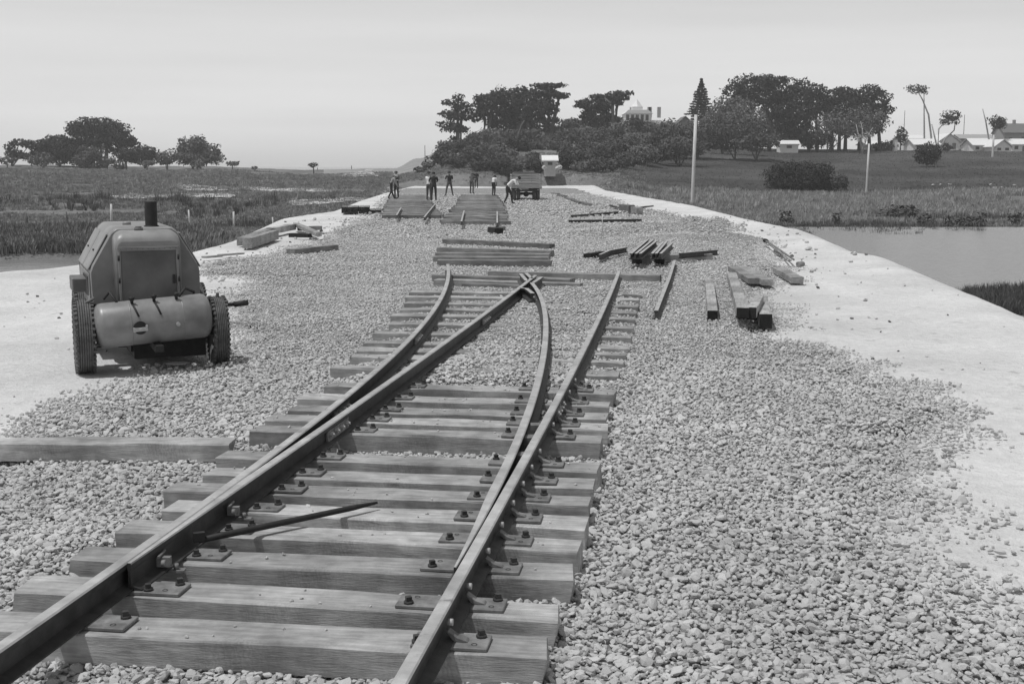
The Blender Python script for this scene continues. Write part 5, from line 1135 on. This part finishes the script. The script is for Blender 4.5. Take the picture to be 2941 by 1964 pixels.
for i, (x, y) in enumerate(((2200, 885), (2150, 915), (2130, 825), (1860, 850), (1760, 830), (1815, 682), (2285, 768))):
    g_ = atD(1900 + .4434 * x, 180 + .4434 * y, 140 - 5 * (i < 2)); x_, y_ = g_.x, g_.y; g_.z = float(land_cut(np.array([x_]), np.array([y_]))[0]) + .15
    o = link('pale_boulder', stone_mesh(80 + i, 2, M_SANDP), None, g_); o.scale = (.26, .24, .22); tag(o, ['pale boulder near the reed bank at far right', 'pale boulder at the foot of the hill, far right', 'pale boulder halfway up the right hill edge', 'pale boulder on the hill below the lone tree', 'pale boulder left on the hill foot', 'pale boulder beside the lone tree trunk', 'pale boulder at the right edge of the hill'][i], 'boulder', 'pale boulders on the hill')
for bl, D_, lab in [([(1560, 965, 80, 34), (1500, 985, 60, 26), (1620, 975, 50, 28)], 80, 'low spreading shrub on the reed bank in the middle of the far lagoon shore'),
     ([(1900, 1040, 70, 34), (1980, 1045, 70, 34)], 66, 'dark low shrub at the water edge of the right lagoon'), ([(2062, 1030, 30, 44)], 65, 'upright dark shrub ending the row at the water edge of the right lagoon'),
     ([(1710, 1020, 55, 28)], 70, 'small shrub left of the dark water edge shrubs'), ([(810, 1005, 42, 34)], 72, 'dark rush clump just beyond the white road'), ([(1135, 1010, 26, 30)], 70, 'small dark clump by the near end of the lagoon'), ([(2290, 1010, 40, 26)], 70, 'dark clump at the right edge above the lagoon')]:
    plant('shrub', Z6, bl, D_, lab, 'shrub', m=M_LEAF2, leaf=.5, dens=.9)
# left-hand trees
LT = [([(640, 180, 105, 60), (740, 170, 110, 55), (850, 200, 100, 60), (900, 260, 90, 55), (800, 290, 120, 60), (680, 260, 110, 50), (560, 190, 45, 36), (960, 290, 60, 24)], 'largest spreading dark tree on the left skyline', M_LEAF, [[(790, 440), (800, 330), (850, 240)], [(780, 420), (690, 300)]]),
      ([(440, 290, 120, 44), (360, 315, 60, 42), (510, 330, 110, 60), (400, 385, 100, 50), (560, 385, 120, 50), (440, 340, 130, 60), (330, 370, 60, 45), (620, 330, 80, 60)], 'dense rounded tree left of the largest skyline tree', M_LEAF, ()),
      ([(680, 375, 80, 50), (640, 410, 70, 35)], 'dark bush at the trunk of the largest skyline tree', M_LEAF2, ()),
      ([(80, 325, 36, 34), (150, 288, 56, 20), (220, 300, 45, 26), (262, 340, 34, 46), (110, 370, 60, 24), (190, 385, 70, 18)], 'arched open-crowned tree at the far left skyline', M_LEAF, ()),
      ([(940, 372, 85, 34)], 'flat bush right of the largest skyline tree', M_LEAF, ()),
      ([(1080, 350, 75, 34), (1060, 395, 100, 34), (1130, 375, 45, 24), (1000, 400, 90, 36)], 'low wind-shaped tree between the two big skyline trees', M_LEAF, ()),
      ([(1250, 400, 65, 38), (1230, 420, 50, 26)], 'grey-green bush touching the left side of the round tree', M_LEAF2, ()),
      ([(1440, 315, 90, 62), (1400, 370, 85, 62), (1490, 305, 50, 44), (1560, 360, 80, 54), (1600, 400, 62, 40), (1480, 410, 105, 38)], 'large round domed tree on the left skyline', M_LEAF2, ()),
      ([(1740, 445, 38, 14)], 'tiny flat shrub right of the round domed tree', M_LEAF2, ()), ([(1480, 450, 36, 28)], 'small grey shrub before the round domed tree', M_LEAF3, ()),
      ([(630, 440, 60, 30), (700, 465, 50, 20)], 'light shrub below the largest skyline tree', M_LEAF3, ()), ([(900, 455, 46, 30)], 'low shrub on the left field edge', M_LEAF2, ()), ([(800, 425, 50, 26)], 'pale shrub right of the big trunk', M_LEAF3, ()),
      ([(50, 420, 50, 24)], 'low shrub at the left edge of the photo', M_LEAF2, ()), ([(330, 410, 55, 38), (260, 420, 50, 26)], 'pale shrub clump below the arched tree', M_LEAF3, ()), ([(1910, 475, 20, 10)], 'tiny distant shrub on the left horizon', M_LEAF2, ()), ([(2350, 455, 30, 12)], 'small dark shrub on the centre-left horizon', M_LEAF, ()), ([(1100, 440, 60, 16)], 'low scrub in front of the wind-shaped tree', M_LEAF3, ())]
for bl, lab, m_, tr_s in LT: plant('tree' if len(bl) > 2 else 'shrub', Z4, bl, 230 if len(bl) > 2 else 218, lab, 'tree' if len(bl) > 2 else 'shrub', m=m_, trunks=tr_s, tr=.45, leaf=.36, dens=1.4)

# ------------------------------------------------------------------ buildings
def house(name, x0, x1, yeave, yridge, ybase, D, label, wall=M_WALLW, roof=M_ROOFW, ridge='x', cat='house', depth=7, wins=2, chim=None, door=True):
    a = atD(x0, ybase, D); b = atD(x1, ybase, D); w = b.x - a.x; ze = atD(x0, yeave, D).z; zr = atD(x0, yridge, D).z; zb = a.z
    g_ = Vector(((a.x + b.x) / 2, D, zb)); root = empty(name, g_); tag(root, label, cat)
    he = ze - zb; hr = zr - zb; base = MB(); base.box((0, depth / 2, he / 2 - .5), (w, depth, he + 1)); 
    if ridge == 'y': base.add([(-w / 2, 0, he), (w / 2, 0, he), (0, 0, hr - .1), (-w / 2, depth, he), (w / 2, depth, he), (0, depth, hr - .1)], [(0, 1, 2), (3, 4, 5)])
    else: base.add([(-w / 2, 0, he), (-w / 2, depth, he), (-w / 2, depth / 2, hr - .1), (w / 2, 0, he), (w / 2, depth, he), (w / 2, depth / 2, hr - .1)], [(0, 1, 2), (3, 4, 5)])
    base.build('wall', wall, root)
    r_ = MB(); t = .12; ov = .35
    if ridge == 'x':
        for y0, y1 in ((-ov, depth / 2), (depth + ov, depth / 2)): r_.add([(-w / 2 - ov, y0, he - .1), (w / 2 + ov, y0, he - .1), (w / 2 + ov, y1, hr), (-w / 2 - ov, y1, hr), (-w / 2 - ov, y0, he - .1 + t), (w / 2 + ov, y0, he - .1 + t), (w / 2 + ov, y1, hr + t), (-w / 2 - ov, y1, hr + t)], [(0, 1, 2, 3), (4, 5, 6, 7), (0, 1, 5, 4), (1, 2, 6, 5), (2, 3, 7, 6), (3, 0, 4, 7)])
    else:
        for sx in (-1, 1): r_.add([(sx * (w / 2 + ov), -ov, he - .1), (0, -ov, hr), (0, depth + ov, hr), (sx * (w / 2 + ov), depth + ov, he - .1), (sx * (w / 2 + ov), -ov, he - .1 + t), (0, -ov, hr + t), (0, depth + ov, hr + t), (sx * (w / 2 + ov), depth + ov, he - .1 + t)], [(0, 1, 2, 3), (4, 5, 6, 7), (0, 1, 5, 4), (1, 2, 6, 5), (2, 3, 7, 6), (3, 0, 4, 7)])
    ro = r_.build('roof', roof, root)
    if chim:
        for cx_ in chim: MB().box((cx_ * w / 2, depth / 2, hr + .2), (.6, .6, 1.5)).build('chimney', M_WALLG, ro)
    n = wins
    for i in range(n):
        wx = -w / 2 + w * (i + .5) / n; ww = min(1.0, w / n * .5); wh = min(1.1, he * .45)
        if door and i == n // 2 and n > 1: MB().box((wx, -.02, he * .38), (ww * .8, .06, he * .76)).build('door', M_ROOFD, root); continue
        wo = MB().box((wx, -.02, he * .58), (ww, .06, wh)).build('window', M_WALLG, root); MB().box((wx, -.06, he * .58), (ww * .84, .03, wh * .84)).build('pane', M_GLASS, wo)
    return root
z6 = lambda x, y: (1900 + .4434 * x, 180 + .4434 * y)
def h6(name, x0, x1, e, r_, b, D, lab, **k): return house(name, z6(x0, 0)[0], z6(x1, 0)[0], z6(0, e)[1], z6(0, r_)[1], z6(0, b)[1], D, lab, **k)
h6('shed', 768, 885, 528, 507, 571, 228, 'small white shed on the crest left of the dark cypress row', cat='shed', depth=3, wins=1, door=False)
h6('house', 2020, 2170, 535, 492, 580, 252, 'long wing with a pale roof of the nearest right-hand house', wins=3)
h6('house', 2160, 2262, 545, 500, 582, 246, 'gable-fronted white house at the right of the crest', ridge='y', wins=2, door=False)
h6('house', 2272, 2420, 530, 495, 580, 252, 'white house cut off by the right edge of the photo', wins=3)
h6('house', 1640, 1800, 532, 495, 562, 256, 'low pale-roofed house in the middle of the crest row', wins=3)
h6('house', 1800, 1925, 510, 462, 560, 268, 'pale gabled house behind the middle of the crest row', ridge='y', wins=2)
h6('house', 1935, 2150, 492, 466, 560, 285, 'long grey-roofed building behind the crest houses', roof=M_ROOFG, wall=M_WALLG, wins=5)
h6('house', 2215, 2460, 455, 395, 560, 290, 'big dark-roofed house highest at the right edge', roof=M_ROOFD, wall=M_WALLG, wins=3, chim=(-.2, .5))
h6('house', 1565, 1700, 492, 470, 560, 275, 'pale roof showing right of the cypress row', wins=3)
h6('house', 1330, 1450, 530, 508, 570, 250, 'low pale building partly hidden by the leafless tree', wins=3, wall=M_WALLG)
h6('house', 100, 205, 405, 350, 470, 250, 'gabled dark house among the bushes behind the tall pole', ridge='y', wall=M_WALLG, roof=M_ROOFD, wins=2, door=False)
h6('house', 20, 110, 410, 385, 470, 262, 'low dark roof left of the gabled house', wall=M_WALLG, roof=M_ROOFD, wins=2)
h5 = lambda name, x0, x1, e, r_, b, D, lab, **k: house(name, 1150 + .3407 * x0, 1150 + .3407 * x1, 200 + .3407 * e, 200 + .3407 * r_, 200 + .3407 * b, D, lab, **k)
h5('hut', 1215, 1308, 765, 730, 832, 150, 'tiny grey hut with a white roof at the foot of the knoll', cat='hut', wall=M_WALLG, roof=M_ROOFW, wins=1, depth=3, door=False)
h5('shed', 1020, 1165, 775, 728, 860, 158, 'dull gabled shed roof among the bushes behind the truck', cat='shed', wall=M_WALLG, roof=M_ROOFD, ridge='y', wins=2, depth=4)
for i, (x, y) in enumerate(((1215, 828), (1345, 822), (1330, 830))):
    o = link('pale_boulder', stone_mesh(90 + i, 2, M_SANDP), None, atD(1150 + .3407 * x, 200 + .3407 * y, 148)); o.scale = (.42, .35, .4); tag(o, ['pale heap on the left side of the tiny hut', 'pale heap right of the tiny hut', 'lower pale lump right of the tiny hut'][i], 'boulder')
# pale mansion with turret
def mansion():
    D = 330; a = atD(1797, 372, D); b = atD(1872, 372, D); g_ = Vector(((a.x + b.x) / 2, D, atD(1800, 372, D).z)); k = D / F
    root = empty('mansion', g_); tag(root, 'hazy pale mansion with a pointed turret and chimneys on the skyline right of the knoll', 'mansion')
    X = lambda px: atD(px, 300, D).x - g_.x; Z = lambda py: atD(1800, py, D).z - g_.z
    MB().box(((X(1797) + X(1872)) / 2, 5, (Z(327) - 3) / 2), (X(1872) - X(1797), 10, Z(327) + 3)).build('wall', M_WALLW, root)
    MB().box(((X(1868) + X(1903)) / 2, 6, (Z(345) - 3) / 2), (X(1903) - X(1868), 9, Z(345) + 3)).build('wall', M_WALLW, root)
    MB().prism([(X(1793), Z(327)), (X(1876), Z(327)), (X(1862), Z(316)), (X(1805), Z(316))], -.3, 10.3).build('roof', M_ROOFW, root)
    cx = X(1831); MB().box((cx, 2, (Z(327) + Z(307)) / 2), (X(1846) - X(1816), 4, Z(307) - Z(327))).build('turret', M_WALLW, root)
    MB().lathe([(Z(308), (X(1848) - X(1814)) / 2 * 1.1), (Z(284), .05)], (cx, 2, 0), 'Z', 4, smooth=False).build('spire', M_WALLW, root)
    for px in (1817, 1868, 1871, 1897): MB().box((X(px), 3, Z(322)), (.9, .9, 2.8)).build('chimney', M_WALLG, root)
    for i in range(5): MB().box((X(1803 + 14 * i), -.03, Z(338)), (.8, .06, 1.5)).build('window', M_GLASS, root)
mansion()

# ------------------------------------------------------------------ grass, reeds, sand patches
def tuft(seed, n=14, h=1.0, spread=.35, w=.05, m=M_GRASS):
    r = random.Random(seed); mb = MB()
    for i in range(n):
        a = r.uniform(0, 6.28); d = r.uniform(0, spread); x, y = math.cos(a) * d, math.sin(a) * d; hh = h * r.uniform(.5, 1); lx, ly = x + math.cos(a) * hh * r.uniform(.1, .5), y + math.sin(a) * hh * r.uniform(.1, .5); b = r.uniform(0, PI); cx, cy = math.cos(b) * w, math.sin(b) * w
        mb.add([(x - cx, y - cy, 0), (x + cx, y + cy, 0), (lx, ly, hh), ((x + lx) / 2 + cx * .7, (y + ly) / 2 + cy * .7, hh * .6)], [(0, 1, 3, 2)])
    me = bpy.data.meshes.new('tuft'); me.from_pydata(mb.v, [], mb.f); me.materials.append(m); return me
gC = protos('grass_tuft', [tuft(i, 14, .42, .4, .045, M_GRASS) for i in range(4)] + [tuft(9, 12, .5, .3, .04, M_REED)])
rC = protos('reed_tuft', [tuft(i + 20, 16, .75, .35, .04, M_REED) for i in range(3)] + [tuft(29, 14, .7, .3, .04, M_GRASS)])
dC = protos('rush_tuft', [tuft(i + 40, 16, 1.0, .3, .035, M_REEDD) for i in range(4)])
def grow(name, n, pxr, Dr, coll, s0, s1, label, cat, mask=None, bias=1.6, mind=.8):
    px = rng.uniform(*pxr, n); D = Dr[0] + (Dr[1] - Dr[0]) * rng.random(n) ** bias; x = (px - CX) / F * D
    z = land_cut(x, D); k = (sdist(x, D, EMB) < -.6) & (sdist(x, D, LAGR) < -.1) & (sdist(x, D, LAGL) < .3)
    if mask is not None: k &= mask(x, D, px)
    x, D, z = x[k], D[k], z[k]; m = len(x); s = rng.uniform(s0, s1, m) * np.clip(D / 60, mind, 2.2)
    return scatter(name, np.stack([x, D, z - .03], -1), np.stack([np.zeros(m), np.zeros(m), rng.uniform(0, 6.28, m)], -1), np.stack([s, s, s * rng.uniform(.7, 1.1, m)], -1), coll, label, cat)
grow('marsh_grass', 48000, (-150, 1130), (36, 215), gC, .2, .5, 'rough tussocky grass covering the marsh flat on the left', 'grass', lambda x, y, p: fbm(x * .12, y * .12, 71) > .30)
grow('marsh_rushes', 2600, (-100, 1000), (38, 110), dC, .3, .6, 'dark rush clumps dotted over the left marsh', 'rushes', lambda x, y, p: fbm(x * .15, y * .09, 73) > .60)
grow('pale_reed_band', 30000, (1500, 3100), (72, 132), rC, .28, .55, 'pale rough reeds filling the strip between the white road and the hill', 'reeds', lambda x, y, p: (fbm(x * .12, y * .10, 75) > .36))
grow('dark_reed_edge', 3600, (2000, 3200), (57, 80), dC, .22, .55, 'dark reed bed along the far shore of the right lagoon', 'reeds', lambda x, y, p: fbm(x * .16, y * .12, 77) > .50)
grow('shore_grass', 9000, (1900, 3200), (56, 86), gC, .3, .65, 'mid grey shore grass between the reeds and the right lagoon', 'grass', None)
grow('hill_grass', 9000, (1750, 3100), (132, 240), dC, .05, .13, 'short grazed grass on the right hillside', 'grass', None)
grow('knoll_foot_grass', 16000, (1000, 1850), (104, 190), gC, .14, .34, 'pale rough grass on the slope between the truck and the knoll bushes', 'grass', lambda x, y, p: fbm(x * .15, y * .12, 79) > .30, 1.2)
# reed spit in the lagoon at the right edge
n = 900; px = rng.uniform(2755, 3200, n); py = rng.uniform(838, 905, n); k = py > 838 + (2870 - px).clip(0) * .12; px, py = px[k], py[k]
P = np.array([tuple(at(a, b, -.9)) for a, b in zip(px, py)]); m = len(P)
scatter('dark_reed_spit', P, np.stack([np.zeros(m), np.zeros(m), rng.uniform(0, 6.28, m)], -1), np.full((m, 3), .33), dC, 'low dark weed spit lying in the lagoon at the right edge', 'reeds')
# rough grass along the pond bank on the left
n = 8500; px = rng.uniform(-100, 700, n); py = rng.uniform(672, 750, n)
P = np.array([tuple(at(a, b, -.4)) for a, b in zip(px, py)]); k = (sdist(P[:, 0], P[:, 1], EMB) < -.4) & (sdist(P[:, 0], P[:, 1], LAGL) < .1); P = P[k]; P[:, 2] = land_cut(P[:, 0], P[:, 1]); m = len(P)
scatter('bank_grass', P, np.stack([np.zeros(m), np.zeros(m), rng.uniform(0, 6.28, m)], -1), np.stack([rng.uniform(.35, .8, m)] * 3, -1), protos('bank_tuft', [tuft(i + 60, 16, .5, .35, .035, M_GRASS) for i in range(3)] + [tuft(66, 14, .5, .3, .03, M_REEDD)]), 'dense grass along the bank behind the pond, left of the compressor', 'grass')
def patch(pts, name, D_from_land=True, m=M_SANDP):
    Q = []
    for px, py in pts:
        D = 60.0
        for _ in range(30):
            x = (px - CX) / F * D; z = float(land_z(np.array([x]), np.array([D]))[0]) + .1; p = at(px, py, z); D = .5 * D + .5 * max(20, min(400, p.y))
        Q.append((x, D))
    xs_ = [q[0] for q in Q]; ys_ = [q[1] for q in Q]; X, Y = np.meshgrid(np.linspace(min(xs_), max(xs_), 70), np.linspace(min(ys_), max(ys_), 40)); d = sdist(X, Y, Q) + 2.2 * (fbm(X * .3, Y * .15, 88) - .5)
    if (d > 0).sum() < 8: return
    tag(grid_mesh(name, X, Y, land_cut(X, Y) + .10, m, d > 0), kind='structure')
patch([(315, 563), (400, 557), (520, 557), (660, 556), (668, 567), (500, 569), (330, 570)], 'sand_patch')
patch([(495, 530), (560, 534), (640, 538), (650, 547), (560, 546), (500, 540)], 'sand_patch')
patch([(680, 539), (900, 541), (1060, 546), (1060, 553), (900, 548), (690, 547)], 'sand_patch')
patch([(990, 494), (1060, 489), (1145, 500), (1145, 508), (1050, 502), (985, 503)], 'sand_patch')
patch([(1150, 518), (1250, 510), (1420, 514), (1700, 522), (1720, 534), (1400, 530), (1150, 532)], 'sand_patch')
patch([(820, 579), (900, 572), (1010, 565), (1050, 569), (960, 582), (850, 590)], 'sand_patch')
# thin sea haze over the whole place
hz = MB().box((0, 250, 8), (1100, 620, 30)).build('haze', None)
hz.data.materials.clear()
hm = bpy.data.materials.new('sea_haze'); hm.use_nodes = True; hn = hm.node_tree; hn.nodes.remove(hn.nodes['Principled BSDF'])
pv = hn.nodes.new('ShaderNodeVolumePrincipled'); pv.inputs['Color'].default_value = (1, 1, 1, 1); pv.inputs['Density'].default_value = .0006; pv.inputs['Anisotropy'].default_value = .25
hn.links.new(pv.outputs[0], hn.nodes['Material Output'].inputs['Volume']); hz.data.materials.append(hm); tag(hz, kind='stuff', label='thin pale sea haze filling the air over the marsh and hill', cat='haze')
print('leaf tris', TRI[0])
